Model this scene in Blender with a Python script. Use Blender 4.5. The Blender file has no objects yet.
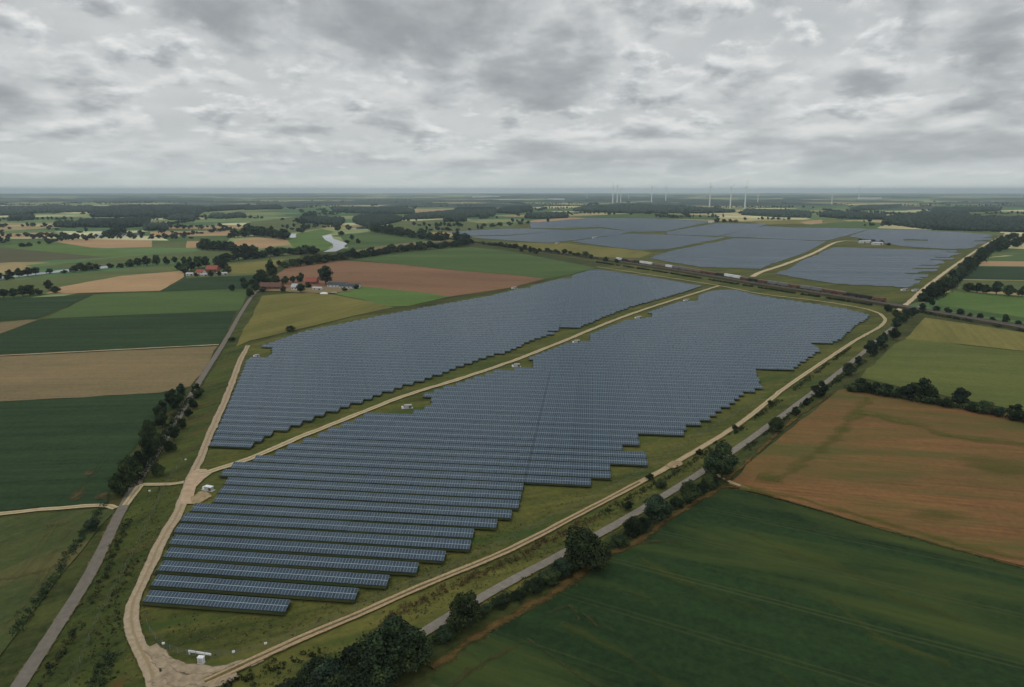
import bpy, bmesh, math, random
import numpy as np
R = math.radians
random.seed(7); rng = np.random.default_rng(7)
scene = bpy.context.scene
COL = scene.collection

# ------------------------------------------------------------------ camera
F = 683.0; H = 120.0; YH = 190.6                      # focal length (px), flying height (m), horizon row
PITCH = math.atan((343.5 - YH) / F)
cd = bpy.data.cameras.new('camera'); cam = bpy.data.objects.new('camera', cd); COL.objects.link(cam)
cam.location = (0, 0, H); cam.rotation_euler = (R(90) - PITCH, 0, 0)
cd.sensor_width = 36.0; cd.lens = 36.0 * F / 1024.0; cd.clip_start = 1.0; cd.clip_end = 200000.0
scene.camera = cam
def G(x, y):
    """ground point (metres) seen at a pixel of the photograph"""
    u = (x - 512) / F; v = (343.5 - y) / F
    dy = math.cos(PITCH) + v * math.sin(PITCH); dz = -math.sin(PITCH) + v * math.cos(PITCH)
    t = -H / dz
    return (u * t, dy * t)

# ------------------------------------------------------------------ world, sun, exposure
SUN_EL, SUN_AZ = 52.0, 205.0        # azimuth clockwise from +Y: behind the camera, a little to the left
w = bpy.data.worlds.new('World'); scene.world = w; w.use_nodes = True
w.cycles.sampling_method = 'MANUAL'; w.cycles.sample_map_resolution = 512
nt = w.node_tree; N = nt.nodes; LK = nt.links
for n in list(N): N.remove(n)
def nd(tree, typ, **kw):
    n = tree.nodes.new(typ)
    for k, v in kw.items(): setattr(n, k, v)
    return n
def math_node(tree, op, a, b=None, c=None, clamp=False):
    n = tree.nodes.new('ShaderNodeMath'); n.operation = op; n.use_clamp = clamp
    for i, s in enumerate((a, b, c)):
        if s is None: continue
        if isinstance(s, (int, float)): n.inputs[i].default_value = s
        else: tree.links.new(s, n.inputs[i])
    return n.outputs[0]
def ramp(tree, fac, stops, interp='LINEAR'):
    n = tree.nodes.new('ShaderNodeValToRGB'); cr = n.color_ramp; cr.interpolation = interp
    while len(cr.elements) > 1: cr.elements.remove(cr.elements[-1])
    for i, (p, c) in enumerate(stops):
        e = cr.elements[0] if i == 0 else cr.elements.new(p)
        e.position = p; e.color = (c[0], c[1], c[2], 1)
    tree.links.new(fac, n.inputs[0]); return n.outputs[0]
def noise(tree, vec, scale, detail=4, rough=0.5, dist=0.0, dim='3D'):
    n = tree.nodes.new('ShaderNodeTexNoise'); n.noise_dimensions = dim
    n.inputs['Scale'].default_value = scale; n.inputs['Detail'].default_value = detail
    n.inputs['Roughness'].default_value = rough; n.inputs['Distortion'].default_value = dist
    tree.links.new(vec, n.inputs['Vector']); return n.outputs['Fac']
def mix(tree, fac, a, b, blend='MIX'):
    n = tree.nodes.new('ShaderNodeMix'); n.data_type = 'RGBA'; n.blend_type = blend
    for i, s in ((0, fac), (6, a), (7, b)):
        if isinstance(s, (int, float)): n.inputs[i].default_value = s
        elif isinstance(s, (tuple, list)): n.inputs[i].default_value = (s[0], s[1], s[2], 1)
        else: tree.links.new(s, n.inputs[i])
    return n.outputs[2]
tc = nd(nt, 'ShaderNodeTexCoord'); sx = nd(nt, 'ShaderNodeSeparateXYZ'); LK.new(tc.outputs['Generated'], sx.inputs[0])
zz = math_node(nt, 'MAXIMUM', sx.outputs[2], 0.0)
DEN = 0.13
den = math_node(nt, 'ADD', zz, DEN)
cx = math_node(nt, 'MULTIPLY', math_node(nt, 'ARCTAN2', sx.outputs[0], sx.outputs[1]), 5.4); cy = math_node(nt, 'MULTIPLY', math_node(nt, 'LOGARITHM', den, math.e), -3.4)
cv = nd(nt, 'ShaderNodeCombineXYZ'); LK.new(cx, cv.inputs[0]); LK.new(cy, cv.inputs[1]); cv.inputs[2].default_value = 3.7
def shift(vec, off):
    n = nd(nt, 'ShaderNodeVectorMath', operation='ADD'); LK.new(vec, n.inputs[0]); n.inputs[1].default_value = off; return n.outputs[0]
P0 = cv.outputs[0]
def smooth(x, a, b_):
    n = nd(nt, 'ShaderNodeMapRange', interpolation_type='SMOOTHSTEP'); LK.new(x, n.inputs[0]); n.inputs[1].default_value = a; n.inputs[2].default_value = b_; return n.outputs[0]
# masses of the cloud deck: (pixel x, y, half-widths in px, amount; dark > 0)
def sky_dir(x, y):
    u = (x - 512) / F; v = (343.5 - y) / F
    d_ = np.array((u, math.cos(PITCH) + v * math.sin(PITCH), -math.sin(PITCH) + v * math.cos(PITCH))); d_ /= np.linalg.norm(d_)
    return d_
mass = None
for (px_, py_, wx, wy, am) in ((395, 38, 150, 38, .17), (560, 75, 120, 30, -.05), (930, 85, 130, 40, .17), (60, 85, 120, 26, .12), (620, 20, 140, 45, .07), (180, 100, 110, 16, .10), (980, 120, 90, 18, .12),
                               (200, 25, 170, 45, -.10), (860, 20, 150, 40, -.06), (700, 60, 110, 28, -.10), (330, 95, 90, 22, -.10), (845, 122, 45, 16, -.16), (195, 112, 30, 14, -.18), (460, 128, 45, 14, -.13), (620, 125, 90, 14, -.10), (375, 130, 30, 10, -.12)):
    d0 = sky_dir(px_, py_); dx_ = nd(nt, 'ShaderNodeVectorMath', operation='SUBTRACT'); LK.new(tc.outputs['Generated'], dx_.inputs[0]); dx_.inputs[1].default_value = d0
    wob = nd(nt, 'ShaderNodeVectorMath', operation='ADD'); LK.new(dx_.outputs[0], wob.inputs[0])
    ml = nd(nt, 'ShaderNodeVectorMath', operation='MULTIPLY'); LK.new(dx_.outputs[0], ml.inputs[0]); ml.inputs[1].default_value = (F / wx, 0, F / wy)
    ln_ = nd(nt, 'ShaderNodeVectorMath', operation='LENGTH'); LK.new(ml.outputs[0], ln_.inputs[0])
    q = math_node(nt, 'MULTIPLY', math_node(nt, 'POWER', ln_.outputs['Value'], 2.0), -1.0)
    q = math_node(nt, 'MULTIPLY', math_node(nt, 'EXPONENT', q), am * .45)
    mass = q if mass is None else math_node(nt, 'ADD', mass, q)
cl = ramp(nt, noise(nt, shift(P0, (4, 9, 2)), 1.3, 5, .55), [(.3, (.47, .495, .505)), (.7, (.60, .615, .615))])        # pale high layer
for i, (sc_n, thr, up, wm, off, tone) in enumerate(((2.4, .46, -.11, .25, (3, 1, 8), 1.06), (1.5, .46, -.16, .8, (11, 5, 4), 1.0), (.95, .475, -.24, 1.0, (7, 14, 1), .95))):
    v0 = shift(P0, off); v1 = shift(P0, (off[0] + .03, off[1] + up, off[2]))
    n0 = noise(nt, v0, sc_n, 8, .56, .12); n1 = noise(nt, v1, sc_n, 5, .52, .12)
    n0 = math_node(nt, 'ADD', n0, math_node(nt, 'MULTIPLY', mass, wm)); n1 = math_node(nt, 'ADD', n1, math_node(nt, 'MULTIPLY', mass, wm))
    al = smooth(n0, thr - .01, thr + .13)                              # ragged cloud edge
    core = smooth(n1, thr - .05, thr + .25)                       # lit shoulders above, grey base below
    fin = noise(nt, v0, sc_n * 3.4, 5, .6); core = math_node(nt, 'ADD', core, math_node(nt, 'MULTIPLY', math_node(nt, 'SUBTRACT', fin, .5), .65))
    col_ = ramp(nt, core, [(.0, tuple(v * tone for v in (.74, .745, .735))), (.3, tuple(v * tone for v in (.575, .595, .60))), (.6, tuple(v * tone for v in (.44, .463, .475))), (1.0, tuple(v * tone for v in (.335, .355, .37)))])
    cl = mix(nt, al, cl, col_)
hz = ramp(nt, zz, [(0.0, (1, 1, 1)), (0.015, (.85,) * 3), (0.04, (0.35,) * 3), (0.09, (0, 0, 0))])
cl = mix(nt, math_node(nt, 'MULTIPLY', hz, 0.85), cl, (0.55, 0.60, 0.605))
dim = nd(nt, 'ShaderNodeMapRange'); LK.new(zz, dim.inputs[0])
for i, v in ((1, .25), (2, .9), (3, 1.0), (4, 1.35)): dim.inputs[i].default_value = v      # an overcast sky is brightest overhead
cl = mix(nt, 1.0, cl, dim.outputs[0], 'MULTIPLY')
cl = mix(nt, 1.0, cl, ramp(nt, zz, [(0, (1, .96, .92)), (.004, (1, .96, .92)), (.012, (.87, .85, .83)), (.03, (.77,) * 3)]), 'MULTIPLY')
sc_ = nd(nt, 'ShaderNodeVectorMath', operation='SCALE'); LK.new(cl, sc_.inputs[0]); sc_.inputs['Scale'].default_value = 13.5
sky = nd(nt, 'ShaderNodeTexSky', sky_type='NISHITA', sun_disc=False); sky.sun_elevation = R(SUN_EL); sky.sun_rotation = R(SUN_AZ)
mx = mix(nt, 0.97, sky.outputs[0], sc_.outputs[0])
bg = nd(nt, 'ShaderNodeBackground'); LK.new(mx, bg.inputs[0]); bg.inputs[1].default_value = 0.1
out = nd(nt, 'ShaderNodeOutputWorld'); LK.new(bg.outputs[0], out.inputs['Surface'])
sl = bpy.data.lights.new('sun', 'SUN'); sl.energy = 0.5; sl.angle = R(18); sl.color = (1, .96, .9)
so = bpy.data.objects.new('sun', sl); COL.objects.link(so); so.location = (0, 0, 500)
so.rotation_euler = (R(90 - SUN_EL), 0, R(180 - SUN_AZ))
scene.view_settings.view_transform = 'Standard'; scene.view_settings.look = 'None'
scene.view_settings.exposure = 0.0; scene.view_settings.gamma = 1.0; scene.view_settings.use_curve_mapping = False

# ------------------------------------------------------------------ materials
ALB = 1.42            # sky-lit surface: albedo = seen radiance * ALB
def lin(c):
    return tuple((v / 255 / 12.92) if v / 255 <= .04045 else ((v / 255 + .055) / 1.055) ** 2.4 for v in c)
def alb(c, k=1.0):
    l = lin(c); y = .3 * l[0] + .6 * l[1] + .1 * l[2]
    return tuple(min(.8, (v * 1.04 - y * .04) * ALB * k * f) for v, f in zip(l, (1.03, 1.02, .95)))
def new_mat(name):
    m = bpy.data.materials.new(name); m.use_nodes = True
    t = m.node_tree; b = t.nodes['Principled BSDF']; b.inputs['Roughness'].default_value = .9
    b.inputs['Specular IOR Level'].default_value = .2
    return m, t, b
def flat_mat(name, c, rough=.8, spec=.3, metal=0, var=.25, sc=.6):
    m, t, b = new_mat(name)
    g = nd(t, 'ShaderNodeNewGeometry')
    f = noise(t, g.outputs['Position'], sc, 4, .6)
    a = tuple(v * (1 - var) for v in c); e = tuple(min(1, v * (1 + var)) for v in c)
    t.links.new(ramp(t, f, [(.3, a), (.7, e)]), b.inputs['Base Color'])
    b.inputs['Roughness'].default_value = rough; b.inputs['Specular IOR Level'].default_value = spec; b.inputs['Metallic'].default_value = metal
    return m
def field_mat(name, c1, c2, ang=0.0, patch=None, pk=.5, stripe=12.0, sk=.25, tram=0.0, scale=.012, k=1.0, bare=None):
    """crop: two tones in drifts along the drilling direction, sowing stripes, tramlines, patches of another colour"""
    m, t, b = new_mat(name); L = t.links
    g = nd(t, 'ShaderNodeNewGeometry'); mp = nd(t, 'ShaderNodeMapping'); mp.vector_type = 'TEXTURE'
    mp.inputs['Rotation'].default_value = (0, 0, R(ang)); L.new(g.outputs['Position'], mp.inputs[0])
    st = nd(t, 'ShaderNodeMapping'); L.new(mp.outputs[0], st.inputs[0]); st.inputs['Scale'].default_value = (.22, 1, 1)
    f1 = noise(t, st.outputs[0], scale, 6, .6, .3)
    st2 = nd(t, 'ShaderNodeMapping'); L.new(mp.outputs[0], st2.inputs[0]); st2.inputs['Scale'].default_value = (.05, 1, 1)
    f2 = noise(t, st2.outputs[0], 1.0 / stripe * 2.2, 3, .6)
    f3 = noise(t, mp.outputs[0], .45, 5, .7)
    f = math_node(t, 'ADD', math_node(t, 'MULTIPLY', f1, 1 - sk), math_node(t, 'MULTIPLY', f2, sk))
    f = math_node(t, 'ADD', f, math_node(t, 'MULTIPLY', math_node(t, 'SUBTRACT', f3, .5), .5))
    f5 = noise(t, shift2(t, mp.outputs[0], (5, 91, 3)), .12, 4, .65)
    f = math_node(t, 'ADD', f, math_node(t, 'MULTIPLY', math_node(t, 'SUBTRACT', f5, .5), .22))
    col = ramp(t, f, [(.32, alb(c1, k * .92)), (.68, alb(c2, k * 1.06))])
    if patch:
        fp = noise(t, shift2(t, st.outputs[0], (311, 77, 5)), scale * 1.7, 7, .62, .6)
        fm = ramp(t, fp, [(pk, (0, 0, 0)), (pk + .2, (1, 1, 1))])
        col = mix(t, fm, col, alb(patch, k))
    if bare:
        fp = noise(t, shift2(t, mp.outputs[0], (71, 177, 9)), .05, 6, .6, .4)
        fm = ramp(t, fp, [(.66, (0, 0, 0)), (.76, (.8, .8, .8))])
        col = mix(t, fm, col, alb(bare, k))
    if tram:
        sp = nd(t, 'ShaderNodeSeparateXYZ'); L.new(mp.outputs[0], sp.inputs[0])
        wob = math_node(t, 'MULTIPLY', noise(t, mp.outputs[0], .03, 2), 1.5)
        yy = math_node(t, 'ADD', sp.outputs[1], wob)
        md = math_node(t, 'MODULO', math_node(t, 'ADD', yy, 90000.0), tram)
        a = math_node(t, 'COMPARE', md, 3.0, .35); c = math_node(t, 'COMPARE', md, 5.0, .35)
        s_ = math_node(t, 'MULTIPLY', math_node(t, 'ADD', a, c, clamp=True), math_node(t, 'MULTIPLY', ramp(t, f1, [(.4, (0, 0, 0)), (.6, (1, 1, 1))]), .55))
        col = mix(t, s_, col, alb((70, 70, 44), k))
    L.new(col, b.inputs['Base Color'])
    bp = nd(t, 'ShaderNodeBump'); bp.inputs['Strength'].default_value = .6; bp.inputs['Distance'].default_value = .5
    L.new(f3, bp.inputs['Height']); L.new(bp.outputs[0], b.inputs['Normal'])
    b.inputs['Specular IOR Level'].default_value = .1; b.inputs['Roughness'].default_value = 1.0
    return m
def shift2(t, vec, off):
    n = nd(t, 'ShaderNodeVectorMath', operation='ADD'); t.links.new(vec, n.inputs[0]); n.inputs[1].default_value = off; return n.outputs[0]
def leaf_mat(name, c, k=1.0):
    m, t, b = new_mat(name); L = t.links
    g = nd(t, 'ShaderNodeNewGeometry'); oi = nd(t, 'ShaderNodeObjectInfo')
    f = noise(t, g.outputs['Position'], .28, 5, .65)
    dk = tuple(v * k * .5 for v in c); lt = (c[0] * k * 2.6, c[1] * k * 2.2, c[2] * k * 1.5)
    col = ramp(t, f, [(.32, dk), (.5, tuple(v * k for v in c)), (.7, lt)])
    vr = nd(t, 'ShaderNodeMapRange'); L.new(oi.outputs['Random'], vr.inputs[0]); vr.inputs[3].default_value = .6; vr.inputs[4].default_value = 1.35
    col = mix(t, 1.0, col, vr.outputs[0], 'MULTIPLY')
    L.new(col, b.inputs['Base Color']); b.inputs['Roughness'].default_value = .8; b.inputs['Specular IOR Level'].default_value = .1
    return m

# ------------------------------------------------------------------ mesh helpers
class MB:
    def __init__(s): s.v = []; s.f = []; s.m = []; s.mi = 0
    def face(s, pts):
        b = len(s.v); s.v += [tuple(p) for p in pts]; s.f.append(tuple(range(b, b + len(pts)))); s.m.append(s.mi); return s
    def box(s, c, d, rz=0.0, taper=1.0, rx=0.0):
        b = len(s.v); co, si = math.cos(rz), math.sin(rz); cr, sr = math.cos(rx), math.sin(rx)
        for z in (-1, 1):
            k = taper if z > 0 else 1.0
            for x, y in ((-1, -1), (1, -1), (1, 1), (-1, 1)):
                px, py, pz = x * d[0] / 2 * k, y * d[1] / 2 * k, z * d[2] / 2
                py, pz = py * cr - pz * sr, py * sr + pz * cr
                s.v.append((c[0] + px * co - py * si, c[1] + px * si + py * co, c[2] + pz))
        for q in ((3, 2, 1, 0), (4, 5, 6, 7), (0, 1, 5, 4), (1, 2, 6, 5), (2, 3, 7, 6), (3, 0, 4, 7)):
            s.f.append(tuple(b + i for i in q)); s.m.append(s.mi)
        return s
    def tube(s, pts, rad, n=8):
        b = len(s.v)
        for i, p in enumerate(pts):
            a = np.array(pts[min(i + 1, len(pts) - 1)], float) - np.array(pts[max(i - 1, 0)], float); a /= np.linalg.norm(a) + 1e-9
            u = np.cross(a, (0, 1, 0) if abs(a[1]) < .9 else (1, 0, 0)); u /= np.linalg.norm(u); v = np.cross(a, u)
            for k in range(n):
                q = np.array(p) + rad[i] * (math.cos(2 * math.pi * k / n) * u + math.sin(2 * math.pi * k / n) * v); s.v.append(tuple(q))
        for i in range(len(pts) - 1):
            for k in range(n):
                s.f.append((b + i * n + k, b + i * n + (k + 1) % n, b + (i + 1) * n + (k + 1) % n, b + (i + 1) * n + k)); s.m.append(s.mi)
        s.f.append(tuple(b + k for k in range(n))[::-1]); s.m.append(s.mi)
        e = b + (len(pts) - 1) * n; s.f.append(tuple(e + k for k in range(n))); s.m.append(s.mi)
        return s
    def mesh(s, name, mats):
        me = bpy.data.meshes.new(name); me.from_pydata(s.v, [], s.f)
        for m in (mats if isinstance(mats, (list, tuple)) else [mats]): me.materials.append(m)
        if any(s.m): me.polygons.foreach_set('material_index', s.m)
        me.update(); return me
    def build(s, name, mats, parent=None, loc=(0, 0, 0)):
        return obj(name, s.mesh(name, mats), parent, loc)
def obj(name, me, parent=None, loc=(0, 0, 0)):
    o = bpy.data.objects.new(name, me); COL.objects.link(o); o.location = loc
    if parent: o.parent = parent
    return o
def tag(o, label=None, cat=None, group=None, kind=None):
    for k, v in (('label', label), ('category', cat), ('group', group), ('kind', kind)):
        if v: o[k] = v
    return o
def thing(name, loc, label, cat, group=None, rz=0.0, scale=None):
    o = bpy.data.objects.new(name, None); o.empty_display_size = .5; COL.objects.link(o)
    o.location = loc; o.rotation_euler = (0, 0, rz)
    if scale: o.scale = scale
    return tag(o, label, cat, group)
def copy_tree(o, parent=None):
    c = o.copy(); COL.objects.link(c)
    if parent: c.parent = parent
    for ch in list(o.children): copy_tree(ch, c)
    return c
ONES = 'zeroth first second third fourth fifth sixth seventh eighth ninth tenth eleventh twelfth thirteenth fourteenth fifteenth sixteenth seventeenth eighteenth nineteenth'.split()
TENS = {2: 'twent', 3: 'thirt', 4: 'fort', 5: 'fift', 6: 'sixt', 7: 'sevent', 8: 'eight', 9: 'ninet'}
def ordinal(n):
    if n < 20: return ONES[n]
    if n > 99: return 'hundred-and-' + ordinal(n - 100) if n > 100 else 'hundredth'
    return TENS[n // 10] + ('ieth' if n % 10 == 0 else 'y-' + ONES[n % 10])

# ------------------------------------------------------------------ ground sheets
LAYER = [0.02]
def densify(pts, step, jit, closed=True):
    o = []; n = len(pts)
    for i in range(n if closed else n - 1):
        a = np.array(pts[i]); b = np.array(pts[(i + 1) % n]); L = np.linalg.norm(b - a); k = max(1, min(60, int(L / step)))
        for j in range(k):
            p = a + (b - a) * j / k
            o.append(p + (rng.normal(0, jit, 2) if j else 0))
    if not closed: o.append(np.array(pts[-1]))
    return o
def sheet(name, px, mat, jit=.5, world=False, kind='structure', label=None):
    pts = px if world else [G(*p) for p in px]
    LAYER[0] += .006; z = LAYER[0]
    d0 = min(math.hypot(*p) for p in pts)
    pts = densify(pts, max(12, d0 * .03), jit)
    me = bpy.data.meshes.new(name); me.from_pydata([(p[0], p[1], 0) for p in pts], [], [tuple(range(len(pts)))])
    if me.polygons[0].normal.z < 0: me.flip_normals()
    me.materials.append(mat); o = obj(name, me, None, (0, 0, z)); o['kind'] = kind
    if label: o['label'] = label
    return o
def smooth_line(pts, step=6.0):
    P = [np.array(p, float) for p in pts]; P = [2 * P[0] - P[1]] + P + [2 * P[-1] - P[-2]]; o = []
    for i in range(1, len(P) - 2):
        a, b, c, d_ = P[i - 1:i + 3]; k = max(2, min(60, int(np.linalg.norm(c - b) / step)))
        for j in range(k):
            t = j / k
            o.append(.5 * (2 * b + (c - a) * t + (2 * a - 5 * b + 4 * c - d_) * t * t + (3 * b - a - 3 * c + d_) * t ** 3))
    o.append(P[-2]); return o
def strip_sheet(name, px, width, mat, off=0.0, jit=.25, world=False, smooth=True, kind='structure', label=None, z=None):
    pts = px if world else [G(*p) for p in px]
    ln = smooth_line(pts) if smooth else [np.array(p, float) for p in pts]
    if z is None: LAYER[0] += .006; z = LAYER[0]
    v = []; f = []
    for i, p in enumerate(ln):
        t = ln[min(i + 1, len(ln) - 1)] - ln[max(i - 1, 0)]; t = t / (np.linalg.norm(t) + 1e-9); n = np.array((-t[1], t[0]))
        wd = width[min(int(i / len(ln) * len(width)), len(width) - 1)] if isinstance(width, (list, tuple)) else width
        a = p + n * (off + wd / 2 + rng.normal(0, jit)); b = p + n * (off - wd / 2 + rng.normal(0, jit))
        v += [(a[0], a[1], 0), (b[0], b[1], 0)]
        if i: f.append((2 * i - 2, 2 * i - 1, 2 * i + 1, 2 * i))
    me = bpy.data.meshes.new(name); me.from_pydata(v, [], f)
    l = me.uv_layers.new(name='UVMap'); l.data.foreach_set('uv', np.array([c for f_ in f for c in ((f_[0] * .01, 0), (f_[1] * .01, 1), (f_[2] * .01, 1), (f_[3] * .01, 0))], 'f').ravel())
    me.materials.append(mat); o = obj(name, me, None, (0, 0, z)); o['kind'] = kind
    if label: o['label'] = label
    return o

# base ground: patchwork of far fields
def ground_mat():
    m, t, b = new_mat('country_ground'); L = t.links
    g = nd(t, 'ShaderNodeNewGeometry'); mp = nd(t, 'ShaderNodeMapping'); L.new(g.outputs['Position'], mp.inputs[0])
    mp.inputs['Rotation'].default_value = (0, 0, R(9)); mp.inputs['Scale'].default_value = (1 / 520., 1 / 300., 0)
    wn = nd(t, 'ShaderNodeTexNoise'); wn.inputs['Scale'].default_value = .5; L.new(mp.outputs[0], wn.inputs['Vector'])
    vo = nd(t, 'ShaderNodeTexVoronoi', distance='MANHATTAN'); vo.inputs['Scale'].default_value = 1.0; vo.inputs['Randomness'].default_value = .85
    L.new(mp.outputs[0], vo.inputs['Vector'])
    sp = nd(t, 'ShaderNodeSeparateColor'); L.new(vo.outputs['Color'], sp.inputs[0])
    cols = [(62, 82, 52), (78, 96, 62), (92, 104, 70), (56, 78, 54), (140, 130, 98), (70, 92, 62), (104, 108, 76), (152, 144, 112), (64, 84, 58), (84, 98, 66), (126, 112, 84), (74, 92, 62), (112, 118, 84), (160, 158, 128)]
    col = ramp(t, sp.outputs[0], [(i / len(cols), alb(c, 1.15)) for i, c in enumerate(cols)], 'CONSTANT')
    f = noise(t, g.outputs['Position'], .01, 6, .65)
    col = mix(t, 1.0, col, ramp(t, f, [(.3, (.72,) * 3), (.7, (1.2,) * 3)]), 'MULTIPLY')
    L.new(col, b.inputs['Base Color']); b.inputs['Roughness'].default_value = 1; b.inputs['Specular IOR Level'].default_value = .05
    return m
gme = MB().face([(-34000, -3000, 0), (34000, -3000, 0), (34000, 32000, 0), (-34000, 32000, 0)]).mesh('ground', ground_mat())
tag(obj('ground', gme), 'flat farmland reaching to the horizon', 'ground', kind='structure')

M = {}
M['olive'] = field_mat('farm_grass', (48, 56, 28), (88, 86, 46), 20, (48, 64, 31), .5, 6, .3, scale=.045, bare=(104, 94, 62))
M['verge'] = field_mat('verge_grass', (36, 46, 24), (70, 76, 39), 60, (76, 60, 38), .54, 4, .3, scale=.07, bare=(84, 68, 44))
M['verge2'] = field_mat('rough_verge', (33, 42, 23), (66, 70, 38), 35, (78, 62, 38), .56, 4, .3, scale=.07, bare=(88, 72, 46))
M['bank'] = field_mat('bank_grass', (36, 36, 26), (58, 52, 36), -10, (48, 56, 32), .55, 4, .3, scale=.05)
M['under'] = field_mat('painted_shade_grass', (28, 36, 20), (44, 48, 27), -7, (36, 46, 24), .5, 4, .3, scale=.05)  # grass darkened so its colour carries the shade of the panel rows
M['dark_green'] = field_mat('dark_crop', (28, 42, 27), (46, 62, 39), 4, None, stripe=14, sk=.6, scale=.012, bare=None, tram=0)
M['beet'] = field_mat('root_crop', (20, 35, 21), (39, 56, 31), -28, (62, 70, 36), .48, 14, .3, tram=26, scale=.016, bare=(60, 60, 38))
M['mid_green'] = field_mat('meadow_green', (56, 72, 42), (72, 88, 51), 3, None, stripe=8, sk=.3, scale=.012)
M['bright_green'] = field_mat('fresh_grass', (66, 85, 45), (82, 101, 56), 8, None, stripe=10, sk=.3, scale=.015)
M['olive_green'] = field_mat('pasture', (66, 76, 46), (86, 92, 58), 5, (60, 74, 46), .55, 9, .25, scale=.012)
M['yellow'] = field_mat('ripening_grass', (86, 84, 46), (108, 102, 60), 65, (78, 78, 44), .55, 9, .4, scale=.014)
M['tan'] = field_mat('straw_field', (132, 108, 82), (152, 126, 98), 8, None, stripe=7, sk=.5, scale=.01)
M['tan_green'] = field_mat('half_ripe_field', (92, 84, 62), (116, 100, 76), 3, (74, 80, 54), .54, 10, .3, scale=.011)
M['brown'] = field_mat('ploughed_field', (98, 74, 58), (118, 90, 70), -8, (106, 92, 66), .60, 10, .4, scale=.009)
M['orange'] = field_mat('weedy_stubble', (90, 65, 43), (114, 84, 56), -14, (72, 72, 40), .43, 4, .55, tram=0, scale=.014)
M['right_olive'] = field_mat('hay_field', (66, 74, 40), (88, 92, 50), -14, (58, 66, 38), .55, 8, .3, scale=.012)
M['bottom_left'] = field_mat('cut_meadow', (46, 58, 33), (70, 74, 44), 62, (90, 82, 55), .54, 8, .35, scale=.02, bare=(86, 76, 52))
M['pale'] = field_mat('pale_field', (140, 138, 110), (160, 156, 126), 0, None, stripe=14, scale=.01)
M['red_brown'] = field_mat('dark_ploughed', (66, 66, 48), (78, 76, 56), 4, None, stripe=9, sk=.4, scale=.01)
M['sand'] = flat_mat('sandy_track', alb((150, 131, 113)), 1, .1, 0, .18, .35)
M['sand2'] = flat_mat('pale_track', alb((160, 146, 122)), 1, .1, 0, .15, .3)
M['asphalt'] = flat_mat('old_asphalt', alb((94, 89, 83)), .9, .2, 0, .16, .5); M['asphalt2'] = flat_mat('pale_asphalt', alb((106, 101, 95)), .9, .2, 0, .16, .5)
M['ballast'] = flat_mat('rail_ballast', alb((84, 80, 76)), 1, .1, 0, .3, .4)
M['water'], _t, _b = new_mat('river_water'); _b.inputs['Base Color'].default_value = (.10, .11, .11, 1); _b.inputs['Roughness'].default_value = .05; _b.inputs['Specular IOR Level'].default_value = .9
_b.inputs['IOR'].default_value = 1.9

def feather_mat(name, c1, c2, sc=.35, gain=2.2, amp=1.6, thr=.25, patch=False, ruts=None, stretch=0.0, ang=0.0, soft=2.2, top=1.0):
    """bare soil, worn grass or gravel that frays out into whatever it lies on (ragged transparent edges)"""
    m, t, b = new_mat(name); L = t.links
    g = nd(t, 'ShaderNodeNewGeometry'); pos = g.outputs['Position']
    if stretch:
        mp = nd(t, 'ShaderNodeMapping'); mp.vector_type = 'TEXTURE'; mp.inputs['Rotation'].default_value = (0, 0, R(ang)); L.new(pos, mp.inputs[0])
        m2 = nd(t, 'ShaderNodeMapping'); m2.inputs['Scale'].default_value = (stretch, 1, 1); L.new(mp.outputs[0], m2.inputs[0]); pos = m2.outputs[0]
    n1 = noise(t, pos, sc, 6, .65); n2 = noise(t, shift2(t, pos, (31, 7, 2)), sc * 2.3, 5, .65)
    if patch:
        tcd = nd(t, 'ShaderNodeTexCoord'); mm = nd(t, 'ShaderNodeVectorMath', operation='MULTIPLY_ADD'); mm.inputs[1].default_value = (2, 2, 0); mm.inputs[2].default_value = (-1, -1, 0)
        L.new(tcd.outputs['Generated'], mm.inputs[0]); ln_ = nd(t, 'ShaderNodeVectorMath', operation='LENGTH'); L.new(mm.outputs[0], ln_.inputs[0]); e = math_node(t, 'SUBTRACT', 1.0, ln_.outputs['Value'])
    else:
        uvn = nd(t, 'ShaderNodeUVMap'); sp = nd(t, 'ShaderNodeSeparateXYZ'); L.new(uvn.outputs[0], sp.inputs[0])
        e = math_node(t, 'SUBTRACT', 1.0, math_node(t, 'ABSOLUTE', math_node(t, 'MULTIPLY_ADD', sp.outputs[1], 2.0, -1.0)))
    a = math_node(t, 'ADD', math_node(t, 'MULTIPLY', e, gain), math_node(t, 'MULTIPLY', math_node(t, 'SUBTRACT', n1, .5), amp * 2))
    a = math_node(t, 'MULTIPLY', math_node(t, 'SUBTRACT', a, thr), soft, clamp=True)
    if top < 1: a = math_node(t, 'MULTIPLY', a, top)
    col = ramp(t, n2, [(.3, alb(c1)), (.7, alb(c2))])
    if ruts:
        ctr = math_node(t, 'SUBTRACT', e, math_node(t, 'MULTIPLY', math_node(t, 'SUBTRACT', n1, .5), .5))
        fm = ramp(t, ctr, [(.74, (0, 0, 0)), (.86, (1, 1, 1))]); col = mix(t, math_node(t, 'MULTIPLY', fm, .75), col, alb(ruts))
        f4 = ramp(t, e, [(.08, (1, 1, 1)), (.3, (0, 0, 0))]); col = mix(t, math_node(t, 'MULTIPLY', f4, .35), col, alb(ruts))
    L.new(col, b.inputs['Base Color']); b.inputs['Roughness'].default_value = 1; b.inputs['Specular IOR Level'].default_value = .05
    L.new(a, b.inputs['Alpha'])
    return m
M['f_sand'] = feather_mat('worn_sand', (124, 112, 96), (152, 138, 120), .4, 5, .9, .3, ruts=(120, 104, 82))
M['f_track'] = feather_mat('worn_track', (138, 124, 102), (166, 152, 128), .4, 5, .9, .3, ruts=(112, 104, 74))
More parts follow.
